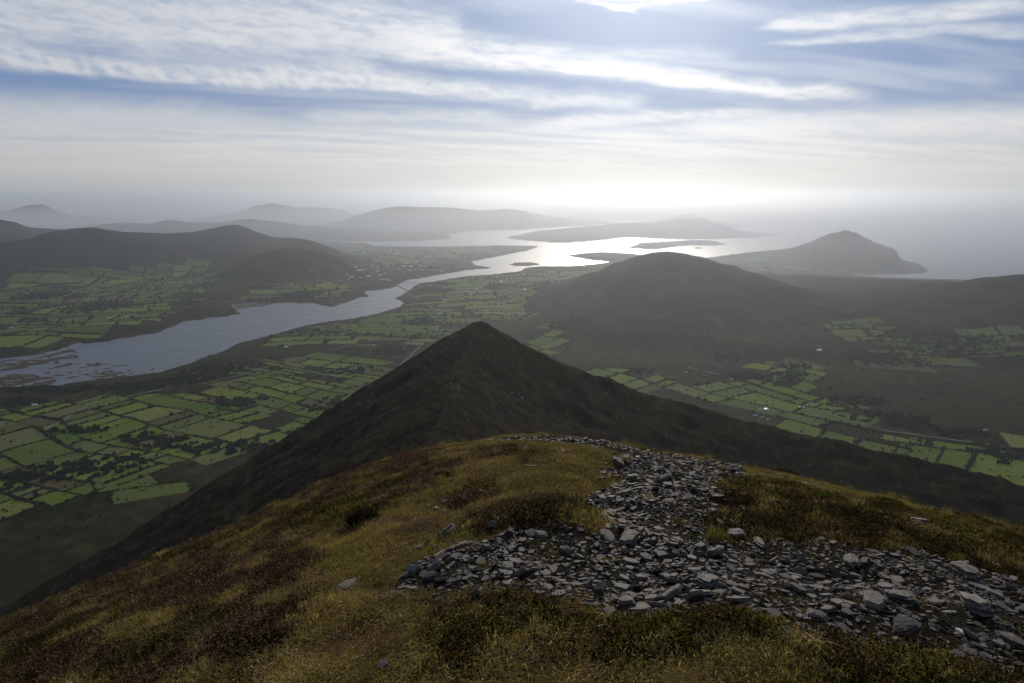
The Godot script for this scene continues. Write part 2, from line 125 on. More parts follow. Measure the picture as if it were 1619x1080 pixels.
func multi(mesh: Mesh, mat: Material, places: Array, colors: PackedColorArray) -> MultiMeshInstance3D:
	var mm := MultiMesh.new()
	mm.transform_format = MultiMesh.TRANSFORM_3D
	mm.use_colors = true
	mm.mesh = mesh
	mm.instance_count = places.size()
	for i in places.size():
		mm.set_instance_transform(i, places[i])
		mm.set_instance_color(i, colors[i])
	var o := MultiMeshInstance3D.new()
	o.multimesh = mm
	o.material_override = mat
	return o

# ------------------------------------------------------------------ helpers
func sst(a: float, b: float, x: float) -> float:
	var t := clampf((x - a) / (b - a), 0.0, 1.0)
	return t * t * (3.0 - 2.0 * t)

func noise(freq: float, octaves: int, seed_: int, kind := FastNoiseLite.TYPE_SIMPLEX_SMOOTH) -> FastNoiseLite:
	var n := FastNoiseLite.new()
	n.noise_type = kind
	n.frequency = freq
	n.seed = seed_
	n.fractal_type = FastNoiseLite.FRACTAL_FBM if octaves > 1 else FastNoiseLite.FRACTAL_NONE
	n.fractal_octaves = octaves
	return n

func noise_tex(freq: float, octaves: int, seed_: int, lo: Color, hi: Color, size := 512) -> NoiseTexture2D:
	var t := NoiseTexture2D.new()
	t.width = size
	t.height = size
	t.seamless = true
	t.noise = noise(freq, octaves, seed_)
	var g := Gradient.new()
	g.set_color(0, lo)
	g.set_color(1, hi)
	t.color_ramp = g
	return t

func noise_normal(freq: float, octaves: int, seed_: int, strength: float, size := 512) -> NoiseTexture2D:
	var t := NoiseTexture2D.new()
	t.width = size
	t.height = size
	t.seamless = true
	t.as_normal_map = true
	t.bump_strength = strength
	t.noise = noise(freq, octaves, seed_)
	return t

func surface(rough: float, vertex := true) -> StandardMaterial3D:
	var m := StandardMaterial3D.new()
	m.roughness = rough
	m.vertex_color_use_as_albedo = vertex
	m.metallic_specular = 0.06
	return m

func lin(r: float, g: float, b: float) -> Color:
	return Color(r, g, b).linear_to_srgb()

# ------------------------------------------------------------------ sky
func seg_dist(px: float, py: float, ax: float, ay: float, bx: float, by: float) -> Vector2:
	var dx := bx - ax
	var dy := by - ay
	var t := clampf(((px - ax) * dx + (py - ay) * dy) / maxf(dx * dx + dy * dy, 1e-6), 0.0, 1.0)
	var ex := px - ax - dx * t
	var ey := py - ay - dy * t
	return Vector2(sqrt(ex * ex + ey * ey) * (1.0 if ey > 0.0 else -1.0), t)

func make_sky() -> Image:
	var W := 3072
	var HH := 1536
	var rows := HH / 2
	var full := 256   # rows above the horizon in full detail (30 degrees)
	var fib := noise(1.0, 4, 11)
	var puff := noise(1.0, 4, 12)
	puff.fractal_gain = 0.42
	var vast := noise(1.0, 3, 13)
	var sun := Vector3(sin(deg_to_rad(SUN_AZ)) * cos(deg_to_rad(SUN_EL)), sin(deg_to_rad(SUN_EL)), -cos(deg_to_rad(SUN_AZ)) * cos(deg_to_rad(SUN_EL)))
	# coarse upper part, then refined lower part
	var cw := 768
	var ch := rows / 4
	var coarse := PackedFloat32Array()
	coarse.resize(cw * ch * 3)
	var k := 0
	for y in ch:
		var el := 90.0 - (y + 0.5) / ch * 90.0
		for x in cw:
			var az := (x + 0.5) / cw * 360.0
			var c := sky_color(az, el, sun, fib, puff, vast)
			coarse[k] = c.r
			coarse[k + 1] = c.g
			coarse[k + 2] = c.b
			k += 3
	var up := Image.create_from_data(cw, ch, false, Image.FORMAT_RGBF, coarse.to_byte_array())
	up.resize(W, rows, Image.INTERPOLATE_CUBIC)
	var data := up.get_data().to_float32_array()
	k = (rows - full) * W * 3
	for y in range(rows - full, rows):
		var el := 90.0 - (y + 0.5) / rows * 90.0
		for x in W:
			var az := (x + 0.5) / W * 360.0
			var c := sky_color(az, el, sun, fib, puff, vast)
			data[k] = c.r
			data[k + 1] = c.g
			data[k + 2] = c.b
			k += 3
	var mean := Vector3.ZERO
	for i in 72:
		var c := sky_color(i * 5.0, 0.2, sun, fib, puff, vast)
		mean += Vector3(c.r, c.g, c.b) / 72.0
	data.resize(W * HH * 3)
	for i in range(rows * W, W * HH):
		data[i * 3] = mean.x
		data[i * 3 + 1] = mean.y
		data[i * 3 + 2] = mean.z
	return Image.create_from_data(W, HH, false, Image.FORMAT_RGBF, data.to_byte_array())

func sky_color(az: float, el: float, sun: Vector3, fib: FastNoiseLite, puff: FastNoiseLite, vast: FastNoiseLite) -> Color:
	var a := deg_to_rad(az)
	var e := deg_to_rad(el)
	var ce := cos(e)
	var dir := Vector3(sin(a) * ce, sin(e), -cos(a) * ce)
	var ang := rad_to_deg(acos(clampf(dir.dot(sun), -1.0, 1.0)))
	# clear air
	var t1 := sst(0.0, 8.8, el)
	var t2 := sst(10.0, 70.0, el)
	var col := Vector3(0.46, 0.48, 0.50).lerp(Vector3(0.110, 0.215, 0.42), t1).lerp(Vector3(0.075, 0.16, 0.36), t2)
	# cloud sheet on a plane high above
	var q := 1.0 / (dir.y + 0.045)
	var px := dir.x * q
	var pz := dir.z * q
	var u := px * 0.93 - pz * 0.37
	var v := px * 0.37 + pz * 0.93
	var f := fib.get_noise_2d(u * 0.35, v * 1.5)
	var fine := fib.get_noise_2d(u * 1.6 + 40.0, v * 5.0)
	var b := vast.get_noise_2d(u * 0.12 + 7.0, v * 0.3 - 3.0)
	# the veil thickens towards the horizon
	var veil := clampf(0.5 + 0.9 * f + 0.25 * fine + 0.5 * b, 0.0, 1.0)
	var low := 1.0 - sst(4.7, 6.7, el + 0.8 * b + 0.7 * f)
	var cloud := low * (0.42 + 0.58 * veil)
	cloud = maxf(cloud, sst(0.06, 0.55, b + 0.7 * f + 0.25 * fine) * 0.75 * sst(14.5, 18.0, el))
	# the separate bands of cirrus
	var az_s := az if az < 180.0 else az - 360.0
	if el < 17.5 and absf(az_s) < 52.0:
		var warp := puff.get_noise_2d(az_s * 0.22, el * 0.8) * 0.55
		var v2 := el + 0.1 * az_s
		var wisp := puff.get_noise_2d(az_s * 0.17, v2 * 1.3) 
		var wisp2 := puff.get_noise_2d(az_s * 0.45 - 31.0, v2 * 2.6) 
		var wisp3 := fib.get_noise_2d(az_s * 0.55 + 11.0 + warp, v2 * 5.5 + warp * 2.0)
		var curl := puff.get_noise_2d(az_s * 0.95 + 60.0 + el * 0.5, el * 0.9 + 9.0) * (1.0 - sst(-16.0, -4.0, az_s))
		for band in CIRRUS:
			var best := 0.0
			var pts: Array = band[2]
			for i in range(pts.size() - 1):
				var p: Array = pts[i]
				var r: Array = pts[i + 1]
				if az_s < p[0] * 0.01 - 2.0 or az_s > r[0] * 0.01 + 2.0:
					continue
				var d := seg_dist(az_s, el + warp * 0.35, p[0] * 0.01, p[1] * 0.01, r[0] * 0.01, r[1] * 0.01)
				var w: float = lerpf(p[2], r[2], d.y) * 0.01
				var s := d.x / w
				# crisp under edge, feathered upper edge
				var g := (1.0 - sst(0.1, 2.1, s)) if s > 0.0 else (1.0 - sst(0.25, 1.25, -s))
				var along := (i + d.y) / (pts.size() - 1)
				g *= sst(0.0, 0.16, along) * (1.0 - sst(0.78, 1.0, along))
				best = maxf(best, g)
			if best > 0.0:
				var tex := 0.90 + 0.42 * wisp + 0.30 * wisp2 + 0.30 * wisp3
				if band[1] == 1:
					tex = 0.88 + 0.45 * curl + 0.35 * wisp + 0.22 * wisp2 + 0.25 * wisp3
				var al: float = clampf(best * clampf(tex, 0.0, 1.25), 0.0, 1.0) * band[0] * 0.01
				cloud = 1.0 - (1.0 - cloud) * (1.0 - al)
	# thin film around the streaks
	cloud = maxf(cloud, clampf(0.03 + 0.5 * f + 0.2 * b, 0.0, 0.3) * sst(0.0, 8.0, el))
	var white := Vector3(0.53, 0.545, 0.57).lerp(Vector3(0.475, 0.475, 0.47), 1.0 - sst(1.0, 9.0, el)) + Vector3(0.50, 0.49, 0.47) * exp(-ang / 24.0)
	col = col.lerp(white, clampf(cloud, 0.0, 1.0))
	# light scattered round the sun
	var glow := 0.28 * exp(-pow(ang / 11.0, 2.0)) + 0.34 * exp(-ang / 28.0)
	col += Vector3(1.0, 0.96, 0.90) * glow
	# the low haze, brighter under the sun
	var az_off := absf(az_s - SUN_AZ)
	var hz := 1.0 - sst(0.0, 5.0, el)
	var under := exp(-pow(az_off / 32.0, 2.0))
	col = col.lerp(Vector3(0.50, 0.505, 0.50).lerp(Vector3(0.78, 0.765, 0.73), under), hz * 0.9)
	col = col.lerp(Vector3(0.445, 0.455, 0.465), (1.0 - sst(0.2, 2.4, el)) * (1.0 - under) * 0.9)
	return Color(col.x * SKY_GAIN, col.y * SKY_GAIN, col.z * SKY_GAIN)

# ------------------------------------------------------------------ terrain
func ground_near(x: float, z: float) -> float:
	var s := -z
	var back := maxf(s, 0.0)
	var y := 690.0 - 0.2260 * maxf(s, -25.0) - 0.0026 * back * back - (0.3061 * (sqrt(x * x + 6.8092) - 2.6094) - 0.0951 * x) - 0.0018 * x * x
	y += 0.32 * exp(-((x + 3.0) * (x + 3.0) + (z + 17.5) * (z + 17.5)) / 20.25)
	y -= 0.25 * exp(-((x - 1.6) * (x - 1.6) + (z + 18.0) * (z + 18.0)) / 16.0)
	return y

func build_grid() -> void:
	var n := int(2.0 * AZ_EDGE / AZ_STEP) + 1
	for j in n:
		AZ.append(deg_to_rad(-AZ_EDGE + j * AZ_STEP))
	ND = n
	for j in range(1, 40):
		AZ.append(deg_to_rad(AZ_EDGE + (360.0 - 2.0 * AZ_EDGE) * j / 40.0))
	NA = AZ.size()
	for a in AZ:
		SA.append(sin(a))
		CA.append(cos(a))
	for k in 4:
		ring_start[k] = RR.size()
		var r: float = RING_FROM[k]
		while r < RING_FROM[k + 1] * 0.9995:
			RR.append(r)
			r *= RING_STEP[k]
	NR = RR.size()

# fills polygons given as [azimuth * 100, radius] into a ring by column mask
func fill(polys: Array, mask: PackedFloat32Array, ids: PackedByteArray) -> void:
	for pi in polys.size():
		var poly: Array = polys[pi]
		var n := poly.size()
		var lo := 1e9
		var hi := 0.0
		for p in poly:
			lo = minf(lo, p[1])
			hi = maxf(hi, p[1])
		for i in range(ring_start[1], NR):
			var r := RR[i]
			if r < lo or r > hi:
				continue
			var lr := log(r)
			var xs := []
			for k in n:
				var a: Array = poly[k]
				var b: Array = poly[(k + 1) % n]
				var la := log(float(a[1]))
				var lb := log(float(b[1]))
				if (la <= lr) != (lb <= lr):
					xs.append(lerpf(a[0], b[0], (lr - la) / (lb - la)) * 0.01)
			xs.sort()
			for k in range(0, xs.size() - 1, 2):
				var f0: float = (xs[k] + AZ_EDGE) / AZ_STEP
				var f1: float = (xs[k + 1] + AZ_EDGE) / AZ_STEP
				var j0 := clampi(int(ceil(f0)), 0, ND)
				var j1 := clampi(int(floor(f1)), -1, ND - 1)
				for j in range(j0, j1 + 1):
					mask[i * ND + j] = 1.0
					ids[i * ND + j] = pi + 1

func blurred(mask: PackedFloat32Array, dx: int, dy: int) -> PackedFloat32Array:
	var im := Image.create_from_data(ND, NR, false, Image.FORMAT_RF, mask.to_byte_array())
	im.resize(maxi(ND / dx, 2), maxi(NR / dy, 2), Image.INTERPOLATE_TRILINEAR if false else Image.INTERPOLATE_BILINEAR)
	im.resize(ND, NR, Image.INTERPOLATE_CUBIC)
	return im.get_data().to_float32_array()

func box_blur(mask: PackedFloat32Array, dx: int, dy: int, times: int) -> PackedFloat32Array:
	var im := Image.create_from_data(ND, NR, false, Image.FORMAT_RF, mask.to_byte_array())
	for t in times:
		im.resize(maxi(im.get_width() / 2, 2), maxi(im.get_height() / 2, 2), Image.INTERPOLATE_BILINEAR)
	im.resize(ND, NR, Image.INTERPOLATE_CUBIC)
	return im.get_data().to_float32_array()

var region := PackedByteArray()      # which piece of the setting a grid point belongs to
var tone := PackedColorArray()
var mud_mask := PackedFloat32Array()
var inner := PackedFloat32Array()

func hidx(x: float, z: float) -> Vector2:
	var a := rad_to_deg(atan2(x, -z))
	var r := maxf(sqrt(x * x + z * z), 1.2)
	var k := 3
	while k > 0 and r < RING_FROM[k]:
		k -= 1
	var fi: float = ring_start[k] + log(r / RING_FROM[k]) / log(RING_STEP[k])
	var top: float = (ring_start[k + 1] if k < 3 else NR - 1)
	return Vector2(minf(fi, minf(top, NR - 1.001)), clampf((a + AZ_EDGE) / AZ_STEP, 0.0, ND - 1.001))

func hgt(x: float, z: float) -> float:
	var f := hidx(x, z)
	var i := int(f.x)
	var j := int(f.y)
	var u := f.x - i
	var v := f.y - j
	var o := i * NA + j
	return lerpf(lerpf(H[o], H[o + 1], v), lerpf(H[o + NA], H[o + NA + 1], v), u)

func hnormal(x: float, z: float, d: float) -> Vector3:
	return Vector3(hgt(x - d, z) - hgt(x + d, z), 2.0 * d, hgt(x, z - d) - hgt(x, z + d)).normalized()

func in_any(p: Vector2, polys: Array) -> bool:
	for poly in polys:
		if Geometry2D.is_point_in_polygon(p, poly):
			return true
	return false

var P_scree := PackedVector2Array()
var P_heather := []
var P_green := []
var P_track := []
func pv2(list: Array) -> PackedVector2Array:
	var o := PackedVector2Array()
	for p in list:
		o.append(Vector2(p[0], p[1]))
	return o

# 0 golden grass, 1 heather, 2 green bilberry and moss, 3 scree, 4 worn turf
func zone(x: float, z: float) -> int:
	var w := 0.16 + 0.012 * absf(z)
	var p := Vector2(x + n_fine.get_noise_2d(x * 0.9, z * 0.9) * w * 2.0, z + n_fine.get_noise_2d(x * 0.9 + 70.0, z * 0.9) * w * 2.0)
	if Geometry2D.is_point_in_polygon(p, P_scree):
		return 3
	if in_any(p, P_track):
		return 4
	var m := n_fine.get_noise_2d(x * 1.3 + 200.0, z * 1.3)
	if in_any(p, P_green):
		return 2 if m > -0.1 else (0 if m > -0.3 else 1)
	if in_any(p, P_heather):
		return 1 if m > -0.28 else 0
	if x > 2.0 and z > -14.0:
		return 1 if m > 0.05 else 2
	if x < -1.5 - 0.12 * absf(z + 4.0):
		return 1 if m > -0.12 else 0
	return 0 if m > -0.42 else (1 if m < -0.5 else 2)

const ZONE_TONE := [Color(0.150, 0.100, 0.030), Color(0.042, 0.027, 0.017), Color(0.042, 0.043, 0.012), Color(0.045, 0.037, 0.027), Color(0.115, 0.072, 0.035)]

func build_heights() -> void:
	n_big = noise(1.0 / 900.0, 4, 3)
	n_mid = noise(1.0 / 120.0, 4, 4)
	n_fine = noise(0.5, 3, 5)
	H.resize(NR * NA)
	tone.resize(NR * NA)
	region.resize(NR * NA)
	var land := PackedFloat32Array()
	land.resize(NR * ND)
	var ids := PackedByteArray()
	ids.resize(NR * ND)
	fill(LAND, land, ids)
	for i in NR:
		if RR[i] < 1400.0:
			for j in ND:
				land[i * ND + j] = 1.0
				ids[i * ND + j] = 1
	mud_mask.resize(NR * ND)
	var mud_ids := PackedByteArray()
	mud_ids.resize(NR * ND)
	fill(MUD, mud_mask, mud_ids)
	mud_mask = box_blur(mud_mask, 2, 2, 1)
	var edge := box_blur(land, 2, 2, 1)
	var wide := box_blur(land, 16, 16, 4)
	inner = box_blur(land, 4, 4, 2)
	# crest of the own ridge by distance ahead
	for s in 360:
		var z := -5.0 * s
		var k := 0
		while k < RIDGE.size() - 2 and RIDGE[k + 1][1] > z:
			k += 1
		var t := clampf((RIDGE[k][1] - z) / float(RIDGE[k][1] - RIDGE[k + 1][1]), 0.0, 1.0)
		crest_x.append(lerpf(RIDGE[k][0], RIDGE[k + 1][0], t))
		crest_h.append(lerpf(RIDGE[k][2], RIDGE[k + 1][2], t))
	# the lowland and the sea bed
	for i in NR:
		var r := RR[i]
		for j in NA:
			var o := i * NA + j
			var x := r * SA[j]
			var z := -r * CA[j]
			var e := 1.0
			var w := 1.0
			var id := 1
			if j < ND:
				e = edge[i * ND + j]
				w = wide[i * ND + j]
				id = ids[i * ND + j]
			elif r > 3500.0:
				e = 0.0
				w = 0.0
				id = 0
			var h := -5.0
			if e > 0.02:
				if r > 300.0:
					var nb := n_big.get_noise_2d(x, z)
					h = (e - 0.5) * 5.0 + (sst(0.45, 1.0, w) * (34.0 + 16.0 * nb) + 3.0) * sst(0.5, 0.95, e)
				else:
					h = 45.0
			if j < ND and mud_mask[i * ND + j] > 0.05:
				var mn := n_mid.get_noise_2d((x * 0.44 - z * 0.9) * 0.45, (x * 0.9 + z * 0.44) * 3.0)
				var mh := (mn * 1.5 + (0.02 if mud_ids[i * ND + j] == 3 else 0.34)) * mud_mask[i * ND + j]
				if e < 0.6:
					h = lerpf(h, maxf(h, mh) if h > 0.0 else mh, sst(0.3, 0.7, mud_mask[i * ND + j]))
			H[o] = h
			region[o] = 0 if r < 55.0 else (2 if id <= 1 else (3 if id == 2 else 4))
	# separate hills
	for k in HILLS.size():
		raise_hill(k)
	# the mountain that the camera stands on
	for i in NR:
		var r := RR[i]
		if r > 2600.0:
			break
		for j in NA:
			var o := i * NA + j
			var x := r * SA[j]
			var z := -r * CA[j]
			var m := mountain(x, z)
			if r < 110.0:
				var gn := ground_near(x, z)
				var k := sst(28.0, 95.0, r)
				var hum := n_fine.get_noise_2d(x * 1.1, z * 1.1) * 0.13 + n_fine.get_noise_2d(x * 5.0 + 9.0, z * 5.0) * 0.022 + n_fine.get_noise_2d(x * 0.35 + 50.0, z * 0.35) * 0.14 * sst(4.0, 9.0, r)
				var md := 0.0
				for q in mound_list:
					var dx: float = (x - q[0]) / q[2]
					var dz: float = (z - q[1]) / q[3]
					var dd := dx * dx + dz * dz
					if dd < 6.0:
						md += q[4] * exp(-dd)
				var fade := sst(1.2, 2.6, r)
				m = lerpf(gn + (hum + md) * fade, m, k)
			var base := H[o]
			var sm := 14.0
			var d := m - base
			if d > -60.0:
				var blend := (d + sqrt(d * d + sm * sm)) * 0.5
				H[o] = base + blend
				if r >= 55.0 and d > 4.0:
					region[o] = 1
			if r < 110.0:
				H[o] = m

func mountain(x: float, z: float) -> float:
	var s := clampf(-z / 5.0, 0.0, 358.9)
	var k := int(s)
	var t := s - k
	var cx := lerpf(crest_x[k], crest_x[k + 1], t)
	var ch := lerpf(crest_h[k], crest_h[k + 1], t)
	var dx := x - cx
	var d := absf(dx)
	if z > 0.0:
		d = sqrt(dx * dx + z * z)
		dx = d
	var floor_ := 40.0
	var dr := sqrt(d * d + 49.0) - 7.0
	var slope := (0.30 + 0.42 * exp(-dr / 230.0)) if dx > 0.0 else 0.655
	var drop := slope * dr
	var nz := n_mid.get_noise_2d(x * 1.4, z * 1.4)
	var ridge := 1.0 - absf(n_mid.get_noise_2d(x * 0.9 + 500.0, z * 2.2)) * 2.0
	drop += nz * minf(6.0, d * 0.05 + 1.2) - ridge * minf(4.5, d * 0.04 + 0.6) + n_mid.get_noise_2d(x * 9.0, z * 9.0) * 1.5
	var y := 1.0 - drop / maxf(ch - floor_, 20.0)
	var soft := 0.05
	return floor_ + (ch - floor_) * (y + sqrt(y * y + soft)) * 0.5 / ((1.0 + sqrt(1.0 + soft)) * 0.5)

func raise_hill(k: int) -> void:
	var pts: Array = HILLS[k][2]
	var w: float = HILLS[k][1]
	var a0 := 1e9
	var a1 := -1e9
	var r0 := 1e9
	var r1 := 0.0
	for p in pts:
		var rr := sqrt(float(p[0] * p[0] + p[1] * p[1]))
		var aa := rad_to_deg(atan2(p[0], -p[1]))
		a0 = minf(a0, aa - rad_to_deg(w / rr))
		a1 = maxf(a1, aa + rad_to_deg(w / rr))
		r0 = minf(r0, rr - w)
		r1 = maxf(r1, rr + w)
	var j0 := clampi(int((a0 + AZ_EDGE) / AZ_STEP), 0, ND - 1)
	var j1 := clampi(int((a1 + AZ_EDGE) / AZ_STEP), 0, ND - 1)
	var n := pts.size()
	var rough: float = minf(26.0, w * 0.03)
	var soft := w * w * 0.0016
	var top := 1.0
	for p in pts:
		top = maxf(top, p[2])
	for i in range(ring_start[2], NR):
		var r := RR[i]
		if r < r0 or r > r1:
			continue
		for j in range(j0, j1 + 1):
			var x := r * SA[j]
			var z := -r * CA[j]
			var best := 1e18
			var sw := 0.0
			var sh := 0.0
			for q in range(n - 1):
				var ax: float = pts[q][0]
				var az: float = pts[q][1]
				var dx: float = pts[q + 1][0] - ax
				var dz: float = pts[q + 1][1] - az
				var t := clampf(((x - ax) * dx + (z - az) * dz) / (dx * dx + dz * dz), 0.0, 1.0)
				var ex := x - ax - dx * t
				var ez := z - az - dz * t
				var dd := ex * ex + ez * ez
				best = minf(best, dd)
				var wt := 1.0 / pow(dd + soft, 3.0)
				sw += wt
				sh += wt * lerpf(pts[q][2], pts[q + 1][2], t)
			var bh := sh / sw
			if k == 8:   # the headland breaks off in a cliff
				var over := maxf((AZ[j] - atan2(pts[n - 1][0], -pts[n - 1][1])) * r, 0.0)
				best += pow(over * 9.0, 2.0)
			var u := sqrt(best) / (w * lerpf(0.12, 1.0, pow(clampf(bh / top, 0.0, 1.0), 1.4 if k in [5, 6] else 0.6)))
			if u >= 1.0:
				continue
			var o := i * NA + j
			var base := H[o]
			if base < 0.2 and k < 15:
				continue
			var ur := sqrt(u * u + 0.006) - 0.0775
			var prof := pow(maxf(1.0 - ur, 0.0), 1.35) * (1.0 - sst(0.75, 1.0, u))
			var nz := n_mid.get_noise_2d(x * 0.35, z * 0.35) * rough * minf(1.0, u * 5.0) * prof
			var hh := maxf(base, 0.0) * (1.0 - prof) + bh * prof + nz
			if k < 15:
				hh = lerpf(base, hh, sst(0.2, 4.5 if k >= 8 else 20.0, base))
			if k in [2, 3, 11, 12, 13, 14]:
				hh = lerpf(base, hh, sst(0.5, 0.85, inner[i * ND + j]))
			if hh > base:
				H[o] = hh
				if prof > 0.07 and bh > 20.0:
					region[o] = 10 + k

func paint() -> void:
	for i in NR:
		var r := RR[i]
		for j in NA:
			var o := i * NA + j
			var x := r * SA[j]
			var z := -r * CA[j]
			var h := H[o]
			var c: Color
			var g := region[o]
			if r < 55.0:
				if r < 40.0 and r > 1.3 and j < ND:
					c = ZONE_TONE[zone(x, z)]
				else:
					c = ZONE_TONE[1]
				var v := 0.85 + 0.5 * n_fine.get_noise_2d(x * 3.0, z * 3.0)
				c = Color(c.r * v, c.g * v, c.b * v)
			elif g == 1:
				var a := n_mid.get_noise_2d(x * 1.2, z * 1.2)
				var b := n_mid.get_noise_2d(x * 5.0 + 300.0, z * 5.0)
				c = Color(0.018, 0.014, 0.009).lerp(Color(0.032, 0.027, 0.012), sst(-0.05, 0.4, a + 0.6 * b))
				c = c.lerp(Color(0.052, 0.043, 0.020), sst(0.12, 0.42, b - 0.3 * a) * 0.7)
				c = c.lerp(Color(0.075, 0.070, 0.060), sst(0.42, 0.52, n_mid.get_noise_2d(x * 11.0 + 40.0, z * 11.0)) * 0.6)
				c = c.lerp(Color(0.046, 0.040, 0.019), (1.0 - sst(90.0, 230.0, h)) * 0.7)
			else:
				var a := n_big.get_noise_2d(x * 2.0, z * 2.0)
				var b := n_mid.get_noise_2d(x * 0.6, z * 0.6)
				c = Color(0.032, 0.034, 0.015).lerp(Color(0.021, 0.027, 0.011), sst(-0.15, 0.25, a + b * 0.7))
				c = c.lerp(Color(0.054, 0.040, 0.020), sst(0.15, 0.45, b - a) * 0.6)
				if g >= 10:
					c = c.lerp(Color(0.014, 0.013, 0.010).lerp(Color(0.042, 0.037, 0.017), sst(-0.15, 0.5, b + 0.6 * n_mid.get_noise_2d(x * 2.5, z * 2.5))), sst(60.0, 130.0, h))
				if h < 2.6 and r > 1500.0:
					c = c.lerp(Color(0.11, 0.092, 0.068), 1.0 - sst(1.2, 2.6, h))
				if j < ND and mud_mask[i * ND + j] > 0.3 and h < 1.5:
					c = Color(0.095, 0.078, 0.058)
			tone[o] = c

const PIECES := {
	0: ["summit_slope", "rough golden grass and heather slope at the viewer's feet", "slope"],
	1: ["mountain_ridge", "dark steep pointed mountain ridge straight ahead", "mountain"],
	2: ["valley_floor", "wide green valley floor between the ridge and the estuary", "valley"],
	3: ["lowland", "far lowland with town beyond the winding estuary", "lowland"],
	4: ["island_shore", "low dark shores of the islands out in the bright water", "shore"],
}

func add_terrain() -> Dictionary:
	var normals := PackedVector3Array()
	normals.resize(NR * NA)
	var pos := PackedVector3Array()
	pos.resize(NR * NA)
	for i in NR:
		for j in NA:
			pos[i * NA + j] = Vector3(RR[i] * SA[j], H[i * NA + j], -RR[i] * CA[j])
	for i in NR:
		var i0 := maxi(i - 1, 0) * NA
		var i1 := mini(i + 1, NR - 1) * NA
		for j in NA:
			var a := pos[i1 + j] - pos[i0 + j]
			var b := pos[i * NA + (j + 1) % NA] - pos[i * NA + (j + NA - 1) % NA]
			normals[i * NA + j] = b.cross(a).normalized()
			if normals[i * NA + j].y < 0.0:
				normals[i * NA + j] = -normals[i * NA + j]
	var cells := {}
	for i in range(NR - 1):
		for j in NA:
			var o := i * NA + j
			var o2 := i * NA + (j + 1) % NA
			if RR[i] > 1500.0 and maxf(maxf(H[o], H[o2]), maxf(H[o + NA], H[o2 + NA])) < -1.2:
				continue
			var g := region[o]
			if not cells.has(g):
				cells[g] = PackedInt32Array()
			cells[g].append(o)
			cells[g].append(o2)
	var made := {}
	var remap := PackedInt32Array()
	remap.resize(NR * NA)
	for g in cells:
		remap.fill(-1)
		var v := PackedVector3Array()
		var nn := PackedVector3Array()
		var cc := PackedColorArray()
		var idx := PackedInt32Array()
		var list: PackedInt32Array = cells[g]
		for k in range(0, list.size(), 2):
			var q := [list[k], list[k + 1], list[k] + NA, list[k + 1] + NA]
			var t := [0, 0, 0, 0]
			for w in 4:
				var o: int = q[w]
				if remap[o] < 0:
					remap[o] = v.size()
					v.append(pos[o])
					nn.append(normals[o])
					cc.append(tone[o])
				t[w] = remap[o]
			idx.append_array([t[0], t[2], t[1], t[1], t[2], t[3]])
		if g == 0:   # the ground right under the camera
			var c0 := v.size()
			v.append(Vector3(0, ground_near(0, 0), 0))
			nn.append(Vector3.UP)
			cc.append(tone[0])
			for j in NA:
				idx.append_array([c0, remap[j], remap[(j + 1) % NA]])
		var arr := []
		arr.resize(Mesh.ARRAY_MAX)
		arr[Mesh.ARRAY_VERTEX] = v
		arr[Mesh.ARRAY_NORMAL] = nn
		arr[Mesh.ARRAY_COLOR] = cc
		arr[Mesh.ARRAY_INDEX] = idx
		var am := ArrayMesh.new()
		am.add_surface_from_arrays(Mesh.PRIMITIVE_TRIANGLES, arr)
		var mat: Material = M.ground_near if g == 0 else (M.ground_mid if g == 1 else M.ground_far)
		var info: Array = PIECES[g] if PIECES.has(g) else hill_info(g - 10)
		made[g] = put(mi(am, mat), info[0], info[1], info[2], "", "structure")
	return made

func hill_info(k: int) -> Array:
	var labels := ["low hazy hills behind the twin topped dark hill", "pale distant peaks furthest left of the bay", "long pale hill range beyond the bright harbour", "very faint flat topped hill on the left horizon", "small dark hill at the left edge of the picture",
		"long dark double topped hill beyond the estuary on the left", "dark rounded spur dropping to the town", "big dark rounded hill right of the pointed ridge", "pointed headland with a cliff end jutting into the sea", "low rocky tail of the pointed headland",
		"broad dark moor rising to the right edge", "hazy island hill in the bright water under the sun", "faint hill behind the hazy island", "small dark flat island right of the bright water", "low green promontory in the bright harbour", "tiny pyramid of rock on the far horizon", "smaller low rock beside the tiny pyramid on the horizon"]
	return [HILLS[k][0], labels[k], "hill" if k < 8 else ("headland" if k < 10 else ("moor" if k == 10 else ("island" if k < 15 else "rock")))]

